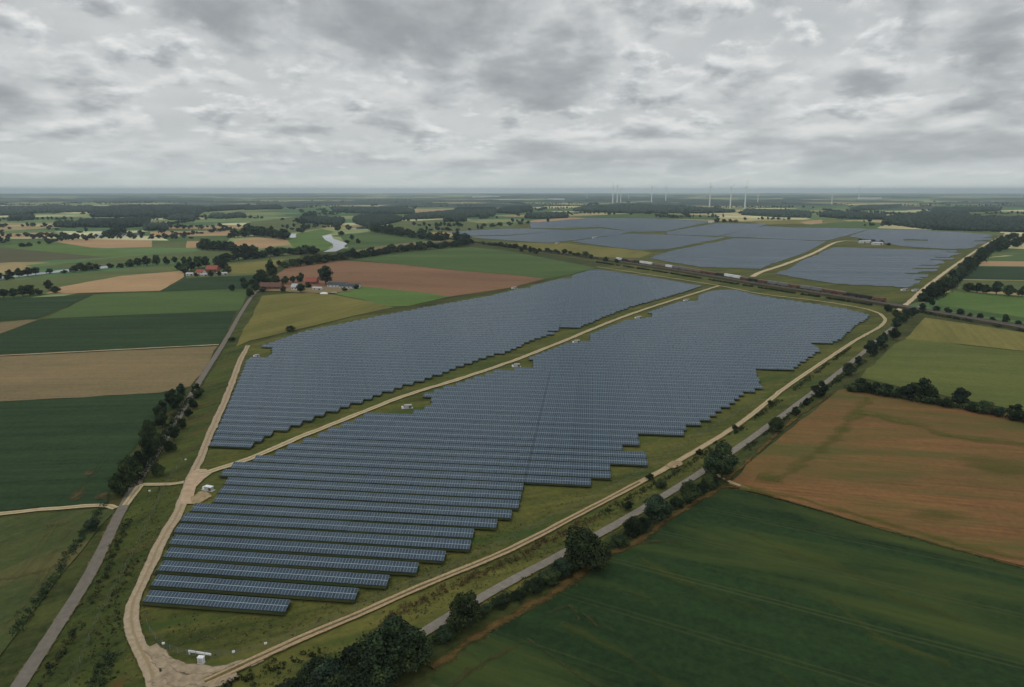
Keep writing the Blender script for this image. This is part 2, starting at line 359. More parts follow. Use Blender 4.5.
M['f_rut'] = feather_mat('wheel_rut', (118, 102, 80), (156, 138, 114), .5, 3.5, .7, .3)
M['f_crop_rut'] = feather_mat('crop_rut', (52, 54, 34), (76, 70, 46), .2, 1.5, 1.9, .7, soft=.9, top=.55)
M['f_bare'] = feather_mat('bare_soil', (60, 56, 40), (98, 84, 60), .12, 1.5, 2.0, .5, patch=True, soft=1.0, top=.9)
M['f_yard'] = feather_mat('yard_gravel', (108, 97, 83), (146, 132, 114), .22, 2.6, 1.4, .4)
M['f_bare2'] = feather_mat('bare_sand', (112, 98, 76), (146, 130, 106), .25, 2.2, 1.2, .35, patch=True)
M['f_rut2'] = feather_mat('mown_line', (66, 66, 42), (86, 82, 54), .1, 1.3, 1.9, .6, soft=.8, top=.6)
M['f_rusty'] = feather_mat('rusty_grass', (50, 46, 28), (90, 72, 44), .16, 1.6, 1.9, .35, soft=1.1)
M['f_green'] = feather_mat('green_weeds', (70, 74, 39), (90, 84, 46), .045, 1.2, 1.8, .35, patch=True, stretch=.3, ang=-14, soft=.9, top=.85)
M['f_greenline'] = feather_mat('green_weed_band', (72, 76, 40), (92, 86, 47), .05, 1.3, 1.9, .45, stretch=.45, ang=-14, soft=.8, top=.8)
M['f_pale_line'] = feather_mat('pale_drift', (58, 66, 35), (86, 86, 46), .05, 1.3, 2.2, .45, stretch=.35, ang=-30, soft=.42, top=.7)
M['f_road_edge'] = feather_mat('road_edge', (70, 64, 46), (96, 86, 62), .4, 2.2, 1.3, .3)
# --- fields, far to near -------------------------------------------------
FIELDS = [
 # far left
 ('tan', [(0,238),(0,234),(50,232),(58,235),(50,237.5)]), ('mid_green', [(-40,246),(0,238.5),(75,238.5),(55,241),(0,246)]),
 ('bright_green', [(-60,247),(0,246),(48,241),(90,248),(130,254),(110,257),(0,247.2)]),
 ('tan', [(50,241),(80,239),(152,240.5),(152,247),(108,248),(90,247.4)]), ('olive_green', [(152,240.5),(190,241),(186,248),(152,247.5)]),
 ('red_brown', [(-60,248),(0,247.5),(110,257.4),(55,260),(-60,266)]), ('tan', [(187,241),(210,240),(210,247),(186,248)]),
 ('tan', [(160,226.2),(268,225),(262,228.5),(160,229)]), ('mid_green', [(140,229),(262,229),(260,231),(150,231.5)]), ('tan', [(150,231.5),(236,230.5),(232,235.2),(150,237)]),
 ('mid_green', [(160,237),(232,235.5),(228,241),(170,241)]), ('pale', [(0,226),(70,223),(120,223.5),(75,226)]), ('pale', [(95,219.5),(205,217),(205,219),(110,221.5)]),
 ('olive_green', [(30,268),(120,257),(230,249),(257,252),(255,256),(110,266)]),
 ('tan', [(228,242.5),(255,237.5),(285,239),(291,244),(258,249),(232,246)]),
 ('olive_green', [(-60,291),(0,282),(60,276),(120,270),(235,259),(300,252),(300,258),(283,261),(183,268),(183,272),(122,276),(61,287),(45,294),(0,297)]),
 ('bright_green', [(285,236),(322,229),(335,232),(323,236),(329,241),(333,245),(325,250),(300,252),(291,245)]),
 ('olive_green', [(250,222),(320,214),(335,222),(325,228),(290,233),(250,232)]),
 ('mid_green', [(340,236),(376,230.5),(450,239.5),(437,241),(372,250),(350,251),(347,246)]),
 ('tan_green', [(345,252),(372,247.5),(412,242),(440,240.5),(432,243),(374,251.5)]),
 ('olive_green', [(385,222.5),(450,219),(470,222),(520,227),(448,232),(400,232)]), ('tan', [(412,210),(455,209),(455,214),(420,215)]), ('pale', [(415,202.5),(440,201),(438,206),(418,207)]),
 ('yellow', [(480,243),(560,243),(640,250.5),(652,253),(640,258),(600,257),(540,250)]),
 ('tan', [(528,222),(534,220),(580,217),(600,218.5),(560,222)]), ('mid_green', [(560,217),(640,213),(720,216),(716,220),(645,218.3),(590,218.3)]),
 ('yellow', [(752,221),(835,219),(850,221.5),(815,223.5),(760,224.5)]), ('tan', [(800,222),(822,219.5),(822,223),(805,224)]), ('mid_green', [(814,224),(855,221),(884,223),(876,229),(838,228.2),(796,227.8)]),
 ('pale', [(830,215),(860,211),(912,214.5),(905,217),(850,217)]), ('pale', [(904,209.5),(945,208.5),(946,211),(910,211.5)]), ('olive_green', [(955,213),(1030,212),(1040,219),(970,219.5)]),
 ('olive_green', [(872,229.4),(1000,230),(1000,236),(930,231.5)]),
 # far right
 ('olive_green', [(982,255),(1040,247),(1040,252),(982,258)]), ('mid_green', [(985,258),(1060,252),(1060,262),(988,261)]), ('tan', [(981,261),(1060,262),(1060,267),(979,266)]),
 ('dark_green', [(976,267),(1060,267.5),(1060,281),(958,279)]), ('olive_green', [(955,280),(1060,281.5),(1060,293),(950,291)]),
 ('bright_green', [(940,296),(952,291),(1024,296),(1060,298),(1060,322),(1024,318),(938,305)]), ('mid_green', [(938,305.5),(1024,318.5),(1060,323),(1060,326),(930,309)]),
 # left middle
 ('tan', [(45,294),(61,287),(122,276),(183,271),(184,277),(160,291),(122,292)]),
 ('olive_green', [(186,276),(232,268),(262,268),(257,275),(186,278.5)]), ('yellow', [(229,264),(285,259),(277,268),(258,273),(226,274)]),
 ('dark_green', [(163,290),(186,278.5),(257,275),(252,288),(161,291.5)]),
 ('dark_green', [(-60,303),(0,299),(94,295),(36,319),(-60,324)]),
 ('mid_green', [(94,295),(160,292),(251,288.5),(239,311),(43,319)]),
 ('tan_green', [(-30,326),(28,320),(38,320),(0,334),(-40,344)]),
 ('dark_green', [(-60,344),(0,335),(38,320),(237,311.5),(219,345),(0,355),(-60,358)]),
 ('tan_green', [(-60,361),(0,357),(218,346.5),(204,372),(190,387),(160,393),(0,402),(-60,406)]),
 ('dark_green', [(-60,407),(0,402.5),(160,393.5),(186,390),(178,402),(140,440),(113,480),(108,500),(108,503),(0,512),(-60,516)]),
 ('bottom_left', [(-60,522),(0,519),(100,509),(116,511),(83,550),(59,578),(30,617),(0,657),(-60,740)]),
 # middle
 ('brown', [(277,274),(292,265.5),(344,260.5),(393,264),(454,270.5),(510,274.8),(545,279),(510,288),(449,297),(426,293),(362,287),(300,290),(270,284)]),
 ('mid_green', [(345,260),(403,252),(471,247),(510,251.5),(560,261),(597,268),(565,276),(545,279),(510,274.5),(454,270.3),(393,263.8)]),
 ('bright_green', [(334,294),(362,286.5),(426,293),(449,297),(408,306.5),(387,306.5),(362,300)]),
 ('yellow', [(262,296),(301,292.5),(334,295),(362,300.5),(394,307.5),(352,316.5),(301,329),(250,341),(236,347)]),
 # right
 ('right_olive', [(895,344),(912,337),(960,345),(1024,352),(1100,360),(1100,430),(1024,412),(920,392),(860,378)]), ('yellow', [(905,339),(925,318),(1024,333),(1100,344),(1100,359),(1024,351.5),(960,344.5)]),
 ('orange', [(838,391),(850,388),(900,397),(1024,418),(1100,431),(1100,592),(1024,567),(900,535),(822,512),(728,485),(760,455)]),
 ('beet', [(724,488),(822,513),(1024,570),(1120,600),(1200,760),(1100,840),(400,860),(425,700),(440,662),(500,628),(600,563),(690,503)]),
]
# solar farm grass and lane-side verges first (below), fields above
sheet('field_margins', [(-300,900),(-200,350),(200,268),(300,252),(470,240),(560,250),(700,275),(900,306),(1150,342),(1400,900)], M['verge2'])
sheet('farm_grass', [(110,760),(128,640),(172,510),(190,480),(248,345),(352,317),(420,308),(500,292),(560,278),(597,268.5),(640,262),(700,270),(800,290),(880,302),(900,306),(905,318),(855,360),(737,455),(637,520),(500,600),(400,660),(330,720),(250,800)], M['olive'])
sheet('far_farm_grass', [(440,239),(470,232),(528,222.5),(590,218),(645,218),(720,221),(770,222.5),(850,226),(872,229),(930,230.5),(1005,233),(1000,240),(984,252),(930,298),(900,308),(800,293),(680,272),(600,262),(520,250),(470,243)], M['olive'])
VERGE_L = [(128,640),(172,510),(190,480),(248,345),(262,296),(246,306),(222,348),(196,390),(150,470),(118,520),(10,700),(-40,760),(110,780)]
sheet('lane_verge', VERGE_L, M['verge'])
sheet('lane_verge', [(100,510),(118,512),(10,690),(-60,790),(-90,780),(0,657),(59,578)], M['verge2'])
sheet('lane_verge', [(108,503),(113,480),(140,440),(186,388),(216,347),(226,345),(190,410),(130,500)], M['verge2'])
sheet('road_verge', [(250,800),(330,720),(400,660),(500,600),(637,520),(737,455),(855,360),(905,318),(912,330),(870,380),(838,391),(760,455),(728,486),(690,503),(600,563),(500,628),(440,662),(420,700),(390,860)], M['verge2'])
for i, (m, p) in enumerate(FIELDS): sheet('field', p, M[m], .6)
# water
sheet('river', [(322,236),(331,234.4),(333.5,239),(347,243),(346.5,247),(336,251.6),(323,252.2),(333.5,247.6),(332.5,243.7),(325,240)], M['water'], .1)
sheet('river', [(354,229.2),(355,227.6),(366,226.6),(370,227.6),(368,229)], M['water'], .1)
sheet('river', [(-20,279),(8,276.2),(45,272.2),(60,270.2),(78,268.6),(96,267),(108,266),(108,268.4),(90,269.8),(76,271),(58,272.8),(8,278.5),(-20,281)], M['water'], .1)
sheet('pond', [(287,235.5),(290,234),(297,234),(296,237.5),(291,238)], M['water'], .1)

# --- roads and tracks ----------------------------------------------------
LANE = [(-15,715),(19,687),(60,628),(92,573),(121,512),(145,472),(168,440),(188,402),(204,375),(226,342),(240,316),(250,300),(258,288)]
LANE = [(19,687),(64,617),(92,571),(121,512),(143,474),(166,438),(190,398),(205,373),(226,340),(240,315),(251,298),(258,290)]
LANE[0:0] = [(-34,770)]
strip_sheet('lane_shoulder', LANE, 5.2, M['f_road_edge'], jit=.2)
strip_sheet('lane', LANE, 3.7, M['asphalt'], jit=.05)
ROAD = [(300,718),(352,680),(423,634),(500,588),(560,556),(602,533),(660,499),(737,449),(809,396),(857,358),(890,330),(915,311),(936,290),(962,269),(983,254),(1007,236),(1014,231)]
strip_sheet('road_shoulder', ROAD, 5.0, M['f_road_edge'], jit=.2)
strip_sheet('road', ROAD, 3.5, M['asphalt2'], jit=.05)
strip_sheet('field_track', [(-40,519),(0,514.5),(60,509),(100,506),(116,509)], 3.4, M['f_track'])
strip_sheet('field_track', [(-60,359),(0,356),(100,351),(219,345)], 3.0, M['f_track'])
strip_sheet('field_track', [(126,506),(140,487),(150,485.5),(170,485),(184,483)], 3.0, M['f_track'], jit=.15)
TRK = [(168,740),(158,700),(146,660),(134,634),(133,606),(148,572),(163,540),(180,510),(189,484),(199,462),(213,428),(228,394),(240,362),(248,346)]
strip_sheet('sandy_track', TRK[:10], 4.3, M['f_sand'], jit=.25)
strip_sheet('sandy_track', TRK[9:], 4.2, M['f_sand'], jit=.2)
for p, w_ in (([(150,648),(166,666),(182,700),(190,740)], 5), ([(156,660),(180,668),(210,672),(240,667),(262,659)], 4.5), ([(158,676),(185,684),(215,680),(235,672)], 7), ([(150,690),(170,698),(200,700)], 9)):
    strip_sheet('sandy_yard', p, w_, M['f_yard'], jit=.4)
sheet('sandy_yard', [(180,505),(184,488),(191,474),(197,470),(206,470),(212,474),(204,480),(196,488),(192,505)], M['sand'], .3)
sheet('bare_patch', [(190,500),(196,490),(206,492),(214,498),(206,505),(194,508)], M['f_bare2'], .3)
PERI = [(205,684),(250,663),(300,640),(355,617),(420,588),(510,550.5),(581,514),(640,483),(678,462),(740,424),(790,385),(849,345),(866,335),(880,327),(885,320),(880,314),(862,308.5),(820,301.5),(760,294),(719,286),(650,275),(597,267)]
strip_sheet('track_bed', PERI[:16], 4.0, M['f_road_edge'], jit=.2)
strip_sheet('wheel_rut', PERI[:12], 1.25, M['f_rut'], off=.95, jit=.1)
strip_sheet('wheel_rut', PERI[:12], 1.25, M['f_rut'], off=-.95, jit=.1)
strip_sheet('perimeter_track', PERI[7:16], [1.6, 2.6, 3.2, 3.4, 3.4], M['f_track'], jit=.2)
strip_sheet('perimeter_track', PERI[15:], 3.6, M['f_track'], jit=.3)
sheet('turning_place', [(664,467),(672,462),(684,460),(682,466),(672,470),(664,471)], M['f_bare2'], .3)
DIAG = [(199,474),(208,473),(220,469),(250,459.5),(300,438),(350,418),(403,397),(455,381),(510,362.5),(555,345),(635,313),(719,286)]
strip_sheet('farm_track', DIAG, 4.6, M['f_track'], jit=.25)
strip_sheet('farm_track', [(752,277),(762,272),(785,264.5),(812,254),(830,245),(838,242),(850,241),(876,243)], 8, M['sand2'], jit=.4)
strip_sheet('farm_track', [(898,311),(912,300),(925,288),(950,269),(970,255),(985,245),(1000,237)], 5, M['sand2'], jit=.4)
strip_sheet('field_track', [(728,487),(760,494),(822,512),(900,535),(1024,569)], 2.2, M['f_rusty'], jit=.3)
strip_sheet('field_track', [(716,476),(732,484),(750,490)], 1.8, M['f_track'], jit=.2)
strip_sheet('rough_margin', [(430,668),(500,625),(560,590),(600,563),(640,540),(690,506),(725,487)], 5.0, M['f_rusty'], jit=.6)
strip_sheet('rough_margin', [(728,484),(760,456),(800,420),(838,393)], 3.0, M['f_rusty'], off=2, jit=.6)
# bare wheel marks and thin places in the crop at the bottom right
for p, w_ in (([(448,690),(466,677),(482,665),(522,643)], 1.3), ([(448,690),(466,677),(482,665),(522,643)], 4), ([(462,650),(474,658),(484,666),(478,672)], 2.2), ([(520,637),(540,648),(570,672),(620,700)], 2.2), ([(545,616),(562,609),(576,610),(602,632)], 2.6), ([(568,607),(574,612),(580,622)], 3), ([(640,545),(670,542),(684,550)], 5), ([(600,590),(625,592),(650,602)], 3)):
    strip_sheet('crop_gap', p, w_, M['f_crop_rut'], jit=.3)
for p, w_ in (([(560,625),(620,655),(680,690),(740,730)], 7), ([(750,535),(790,552),(840,570),(900,600),(960,620)], 9), ([(690,520),(740,532),(800,560)], 8), ([(760,660),(800,690),(850,720)], 7), ([(640,560),(700,590),(760,610)], 7), ([(830,600),(880,640),(950,665)], 6)):
    strip_sheet('thin_crop', p, w_, M['f_pale_line'], jit=.5)
# weedy bands in the stubble
strip_sheet('weed_band', [(868,398),(858,412),(836,436),(806,462),(772,482)], 12, M['f_greenline'], jit=1)
strip_sheet('weed_band', [(856,412),(900,422),(950,436),(1030,446)], 16, M['f_greenline'], jit=1)
strip_sheet('weed_band', [(740,488),(800,500),(900,528),(1024,562)], 7, M['f_greenline'], jit=1)
sheet('weed_patch', [(930,470),(950,452),(990,450),(1040,462),(1040,482),(980,484)], M['f_green'], 1)
sheet('weed_patch', [(752,486),(760,472),(780,470),(784,478),(772,488)], M['f_green'], 1)
sheet('weed_patch', [(880,510),(920,500),(980,512),(1000,530),(940,528)], M['f_green'], 1)
# cut meadow bottom left and dark crop by the lane
sheet('bare_patch', [(66,504),(76,490),(92,486),(86,498),(72,508)], M['f_bare'], .6)
sheet('bare_patch', [(82,478),(86,470),(97,471),(93,480)], M['f_bare'], .6)
sheet('bare_patch', [(92,506),(98,490),(110,492),(110,502)], M['f_bare'], .6)
for o_ in (.9, -.9): strip_sheet('crop_gap', [(70,502),(90,480),(108,456)], 1.1, M['f_crop_rut'], off=o_, jit=.15)
for o_ in (1.0, -1.0): strip_sheet('crop_gap', [(-10,600),(22,572),(40,548),(56,522)], 1.4, M['f_rut2'], off=o_, jit=.15)
for p, w_ in (([(-20,580),(20,578),(60,566)], 5), ([(0,545),(30,530),(70,524)], 6), ([(30,590),(52,556),(74,524)], 5), ([(0,630),(30,600),(50,570)], 4)): strip_sheet('crop_gap', p, w_, M['f_rut2'], jit=.3)
sheet('bare_patch', [(384,692),(400,680),(416,681),(424,690),(410,704),(392,704)], M['f_bare'], .4)

# --- railway -------------------------------------------------------------
RAIL = [(440,237),(480,243),(520,248.5),(560,254),(600,259),(660,268),(719,277.5),(760,284.5),(820,293.5),(884,304),(937,313),(1024,328.5),(1080,339)]
RW = [np.array(G(*p)) for p in RAIL]
RL = smooth_line(RW, 12)
def offset_line(ln, off):
    o = []
    for i, p in enumerate(ln):
        t = ln[min(i + 1, len(ln) - 1)] - ln[max(i - 1, 0)]; t = t / np.linalg.norm(t); o.append(p + off * np.array((-t[1], t[0])))
    return o
def ribbon(name, ln, prof, mat, kind='structure', label=None):
    """sweep a profile [(offset, z)...] along a line"""
    mb = MB(); n = len(prof)
    for i, p in enumerate(ln):
        t = ln[min(i + 1, len(ln) - 1)] - ln[max(i - 1, 0)]; t = t / np.linalg.norm(t); q = np.array((-t[1], t[0]))
        for o_, z in prof: mb.v.append((p[0] + q[0] * o_, p[1] + q[1] * o_, z))
        if i:
            for k in range(n - 1): mb.f.append(((i - 1) * n + k + 1, (i - 1) * n + k, i * n + k, i * n + k + 1)); mb.m.append(0)
    o = mb.build(name, mat); o['kind'] = kind
    if label: o['label'] = label
    return o
ribbon('railway_embankment', RL, [(9, .35), (6, 1.5), (-6, 1.5), (-13, .35)], M['bank'])
ribbon('railway_bed', RL, [(5.6, 1.51), (4.8, 1.8), (-4.8, 1.8), (-5.6, 1.51)], M['ballast'])
RAILM = flat_mat('rail_steel', (.16, .12, .10), .5, .5, .6, .2, 1)
for o_ in (2.9, 1.4, -1.4, -2.9): ribbon('rail', RL, [(o_ - .05, 1.8), (o_ - .05, 1.98), (o_ + .05, 1.98), (o_ + .05, 1.8)], RAILM)

# ------------------------------------------------------------------ solar rows
ANG = R(-6.6); UX = np.array((math.cos(ANG), math.sin(ANG))); VX = np.array((-math.sin(ANG), math.cos(ANG)))
PITCH_V = 8.15; V0 = 167.3; TILT = R(20); PL = 4.15; ZLOW = .95; MOD = 1.05
def uv(p): p = np.array(G(*p)); return (float(p @ UX), float(p @ VX))
def panel_mat():
    m, t, b = new_mat('solar_modules'); L = t.links
    c = nd(t, 'ShaderNodeUVMap'); sp = nd(t, 'ShaderNodeSeparateXYZ'); L.new(c.outputs[0], sp.inputs[0])
    mu = math_node(t, 'FRACT', sp.outputs[0]); mv = math_node(t, 'FRACT', math_node(t, 'MULTIPLY', sp.outputs[1], 2.0))
    du = math_node(t, 'ABSOLUTE', math_node(t, 'SUBTRACT', mu, .5)); dv = math_node(t, 'ABSOLUTE', math_node(t, 'SUBTRACT', mv, .5))
    lu = math_node(t, 'GREATER_THAN', du, .455)
    mid = math_node(t, 'LESS_THAN', math_node(t, 'ABSOLUTE', math_node(t, 'SUBTRACT', sp.outputs[1], .5)), .022)
    top = math_node(t, 'GREATER_THAN', sp.outputs[1], .985)
    mid = math_node(t, 'MAXIMUM', mid, math_node(t, 'MULTIPLY', top, .5))
    cell = nd(t, 'ShaderNodeTexWhiteNoise', noise_dimensions='2D')
    fl = nd(t, 'ShaderNodeVectorMath', operation='FLOOR'); sc = nd(t, 'ShaderNodeVectorMath', operation='MULTIPLY'); sc.inputs[1].default_value = (1, 2, 1)
    L.new(c.outputs[0], sc.inputs[0]); L.new(sc.outputs[0], fl.inputs[0]); L.new(fl.outputs[0], cell.inputs['Vector'])
    cc = ramp(t, cell.outputs['Value'], [(0, (.008, .024, .046)), (1, (.019, .045, .072))])
    col = mix(t, lu, cc, (.23, .29, .32)); col = mix(t, mid, col, (.25, .31, .34))
    L.new(col, b.inputs['Base Color'])
    g = nd(t, 'ShaderNodeNewGeometry'); n1 = noise(t, g.outputs['Position'], .02, 4, .6)
    L.new(ramp(t, n1, [(.3, (.10,) * 3), (.7, (.26,) * 3)]), b.inputs['Roughness'])
    b.inputs['Specular IOR Level'].default_value = .62; b.inputs['Specular Tint'].default_value = (.90, .96, 1, 1)
    m_ = math_node(t, 'LESS_THAN', sp.outputs[1], .03); L.new(mix(t, m_, col, (.012, .014, .016)), b.inputs['Base Color']); b.inputs['IOR'].default_value = 1.5
    return m
PANEL = panel_mat(); STEEL = flat_mat('galvanised_steel', (.20, .21, .21), .5, .5, .3, .2, 2)
BLK_B = [(144,604),(150,592),(158,573),(166,555),(175,533),(187,514),(213,505),(219,492),(224,484),(216,477),(224,470),(262,460),(302,444),(352,423),(405,402),(457,386),(512,367.5),(557,349.5),(637,318),(712,292.5),(735,291),(760,297.5),(820,306.5),(848,311),(871,317),(866,322),(855,328),(848,336),(838,344),(812,346),(822,352),(812,359),(795,372),(757,373),(765,391),(748,396),(738,402),(730,409),(723,412),(713,423),(701,428),(688,430),(687,437),(641,435.5),(644,451),(623,451),(640,458),(648,458),(649,471),(613,470),(613,484),(595,486),(594,492),(527,489),(523,516),(510,523),(496,533),(471,541),(471,555),(441,566),(413,578),(384,591),(352,603),(280,615)]
BLK_A = [(208,451),(222,420),(234,392),(244,368),(247,360),(262,348),(300,334.5),(360,321.5),(420,310),(490,297.5),(520,290),(565,279),(593,270.5),(600,271),(660,280),(702,287.5),(672,297),(632,308),(606,318),(581,329),(543,334),(556,335),(530,343),(510,354),(490,358),(455,371),(430,381),(390,394),(360,406),(330,416),(303,427),(265,441),(250,452)]
F1 = [(650,258.6),(669,252.7),(734,239.6),(769,240),(824,242.6),(806,252),(759,269),(695,267),(679,263.5)]
F2 = [(832,248),(886,249.6),(968,251.6),(957,257),(945,264.5),(927,278),(912,288),(898,288),(870,286.5),(835,284.5),(794,278),(773,274.5),(800,263)]
F3 = [(851,237),(871,230.3),(929,231),(996,236),(986,243),(976,249),(945,249),(902,246.5),(886,243.4),(870,240)]
F4 = [(724,236.6),(753,229.3),(765,227),(796,228.6),(840,229),(866,229.6),(848,235),(826,240.6),(800,240),(769,238.4)]
F5 = [(668,232.5),(718,224),(765,224.8),(752,228.6),(718,236),(669,234.6)]
F6 = [(575,242),(628,234.8),(679,236.4),(722,238.4),(669,249),(640,250),(616,247.6)]
F7 = [(470,237.2),(514,236.3),(560,231.8),(598,229.5),(628,232),(618,234.8),(567,241),(548,243),(489,239)]
F8 = [(450,232.5),(505,229.4),(528,229.4),(563,231),(512,235),(473,235.8)]
F9 = [(532,223.5),(587,219),(645,219),(708,222),(664,231.2),(636,232),(600,227),(563,228.4),(534,228.2)]
def grow(p, k):
    cx0 = sum(q[0] for q in p) / len(p); cy0 = sum(q[1] for q in p) / len(p); return [(cx0 + (q[0] - cx0) * k, cy0 + (q[1] - cy0) * (k + .02)) for q in p]
F4, F5, F6, F7, F8, F9 = [grow(p, 1.035) for p in (F4, F5, F6, F7, F8, F9)]; F1 = grow(F1, 1.015); F3 = grow(F3, 1.02)
CLEAR = [[(383,415),(385,400),(405,396),(430,398),(430,408),(410,415)], [(503,373),(505,362),(533,361),(533,369)], [(568,346),(570,338),(590,338),(590,343)],
         [(628,322),(633,314),(652,314),(652,319)], [(678,304),(682,297),(698,297),(698,302)], [(238,362),(244,350),(272,350),(272,358)], [(503,292),(508,285.5),(530,285.5),(530,289)], [(903,241.4),(903,239.6),(928,240.2),(928,241.8)]]
def intervals(poly, v):
    xs = []
    for i in range(len(poly)):
        a, b = poly[i], poly[(i + 1) % len(poly)]
        if (a[1] <= v) != (b[1] <= v): xs.append(a[0] + (b[0] - a[0]) * (v - a[1]) / (b[1] - a[1]))
    xs.sort(); return [(xs[i], xs[i + 1]) for i in range(0, len(xs) - 1, 2)]
def subtract(ivs, cut):
    o = []
    for a, b in ivs:
        for c, d_ in cut:
            if d_ <= a or c >= b: continue
            if c > a: o.append((a, c))
            a = max(a, d_)
        if b > a: o.append((a, b))
    return o
CLUV = [[uv(p) for p in c] for c in CLEAR]
ua, ub = uv((554, 345))[0], uv((536, 440))[0]
segs = []
KB = int((uv((540, 374))[1] - V0) / PITCH_V)
AISLE = {'B': [uv((535, 440))[0]], 'A': [uv((562, 318))[0]], 'F1': [uv((740, 252))[0]], 'F2': [uv((880, 268))[0]]}
for nm, px in (('B', BLK_B), ('A', BLK_A), ('F1', F1), ('F2', F2), ('F3', F3), ('F4', F4), ('F5', F5), ('F6', F6), ('F7', F7), ('F8', F8), ('F9', F9)):
    poly = [uv(p) for p in px]; vmin = min(p[1] for p in poly); vmax = max(p[1] for p in poly)
    for k in range(int((vmin - V0) // PITCH_V) - 1, int((vmax - V0) // PITCH_V) + 2):
        vc = V0 + k * PITCH_V + 1.6                      # under the table's middle
        iv = intervals(poly, vc - (1.2 if nm in 'AB' else 0))
        for c in CLUV: iv = subtract(iv, intervals(c, vc))
        if nm in AISLE and not (nm == 'B' and k > KB): iv = subtract(iv, [(a - .1, a + .1) for a in AISLE[nm]])
        side = 0
        rk = random.Random(nm + str(k // 3))
        for a, b in iv:
            if nm in ('F2', 'F3') and b == max(q[1] for q in iv): b -= rk.choice((0, 4, 12, 20, 36))
            if nm in ('F1', 'F2') and a == min(q[0] for q in iv): a += rk.choice((0, 0, 3, 7))
            n = int((b - a) / (MOD * 2)) * 2 if nm in 'AB' else int(round((b - a) / (MOD * 4))) * 4
            if n * MOD < 12: continue
            if n * MOD > b - a + 3: n -= 4
            if nm in AISLE and any(abs(b - q + .1) < .1 for q in AISLE[nm]): a = b - n * MOD
            segs.append((nm, k, a, n, vc))
def seg_size(s):
    p = UX * (s[2] + s[3] * MOD / 2) + VX * s[4]; dd = math.hypot(*p); return s[3] / dd ** 2 * (1 + 30 / dd)
order = sorted(range(len(segs)), key=lambda i: -seg_size(segs[i])); near = set(order[:300])
def table_faces(mb, x0, x1, uvs, j, dt, y0=0.0, o=(0, 0)):
    """one tilted table slab between x0 and x1 (local): top face carries module UVs"""
    ti = TILT + dt; zl = ZLOW + j; b = len(mb.v); th = .05
    yh, zh = PL * math.cos(ti), PL * math.sin(ti)
    for x in (x0, x1):
        mb.v += [(x, y0, zl), (x, y0 + yh, zl + zh), (x, y0, zl - th), (x, y0 + yh, zl + zh - th)]
    fs = [(0, 4, 5, 1), (2, 3, 7, 6), (0, 2, 6, 4), (1, 5, 7, 3), (0, 1, 3, 2), (4, 6, 7, 5)]
    u0, u1 = round(x0 / MOD), round(x1 / MOD)
    for i, f in enumerate(fs):
        mb.f.append(tuple(b + q for q in f)); mb.m.append(0)
        uvs += [(u0, 0), (u1, 0), (u1, 1), (u0, 1)] if i == 0 else [(.5, .5 * .27)] * 4
def uv_mesh(mb, uvs, name, mat):
    me = mb.mesh(name, mat); l = me.uv_layers.new(name='UVMap'); l.data.foreach_set('uv', np.array(uvs, 'f').ravel()); return me
REST = {}
BLOCKNAME = {'B': 'front block right of the farm track', 'A': 'front block left of the farm track', 'F1': 'middle block beyond the railway', 'F2': 'right block beyond the railway'}
rowcount = {}
kb = {}
for i, s in enumerate(segs): kb.setdefault((s[0], s[1]), []).append(i)
kmin = {}
for s in segs: kmin[s[0]] = min(kmin.get(s[0], 9999), s[1])
for i, (nm, k, a, n, vc) in enumerate(segs):
    L_ = n * MOD; o2 = UX * a + VX * (vc - 1.6)
    rr = random.Random(i); rt = random.Random(nm + str(k)).gauss(0, .45 if nm in 'AB' else 1.3)
    if i in near:
        sib = kb[(nm, k)]; pos = ''
        if len(sib) > 1:
            j = sib.index(i); pos = ', ' + ('left piece' if j == 0 else 'right piece' if j == len(sib) - 1 else 'middle piece' if len(sib) == 3 else ordinal(j + 1) + ' piece')
        lab = '%s solar row from the near end, %s%s' % (ordinal(k - kmin[nm] + 1), BLOCKNAME.get(nm, 'far block'), pos)
        root = thing('solar_panel_row', (o2[0], o2[1], 0), lab, 'solar panels', 'rows of solar panels', ANG)
        mb = MB(); uvs = []; sb = MB(); x = 0
        while x < n:
            m_ = min(20, n - x); 
            if n - x - m_ < 5: m_ = n - x
            table_faces(mb, x * MOD + .02, (x + m_) * MOD - .02, uvs, rr.gauss(0, .03), R(rt + rr.gauss(0, .18)))
            x += m_
        p = 2.0
        while p < L_ - .5:
            for yy, zz_ in ((.9, ZLOW + .2), (3.0, ZLOW + .95)): sb.box((p, yy, zz_ / 2), (.12, .12, zz_))
            p += 5.2
        for yy, zz_ in ((.9, ZLOW + .17), (3.0, ZLOW + .93)): sb.box((L_ / 2, yy, zz_), (L_ - .3, .1, .1))
        obj('panel_surface', uv_mesh(mb, uvs, 'panel_surface', PANEL), root)
        sb.build('support_frame', STEEL, root)
    else:
        mb, uvs = REST.setdefault('far', (MB(), []))
        b0 = len(mb.v); x = 0
        while x < n:
            m_ = min(60, n - x)
            if n - x - m_ < 20: m_ = n - x
            table_faces(mb, x * MOD, (x + m_) * MOD - .03, uvs, rr.gauss(0, .03), R(rt + rr.gauss(0, .15))); x += m_
        for q in range(b0, len(mb.v)):
            x_, y_, z_ = mb.v[q]; p = o2 + UX * x_ + VX * y_; mb.v[q] = (p[0], p[1], z_)
mb, uvs = REST['far']
o = obj('distant_solar_panel_rows', uv_mesh(mb, uvs, 'distant_solar_panel_rows', PANEL))
tag(o, 'grey-blue solar panel rows merging into sheets beyond the railway', 'solar panels', 'rows of solar panels', 'stuff')
print('row segments', len(segs))

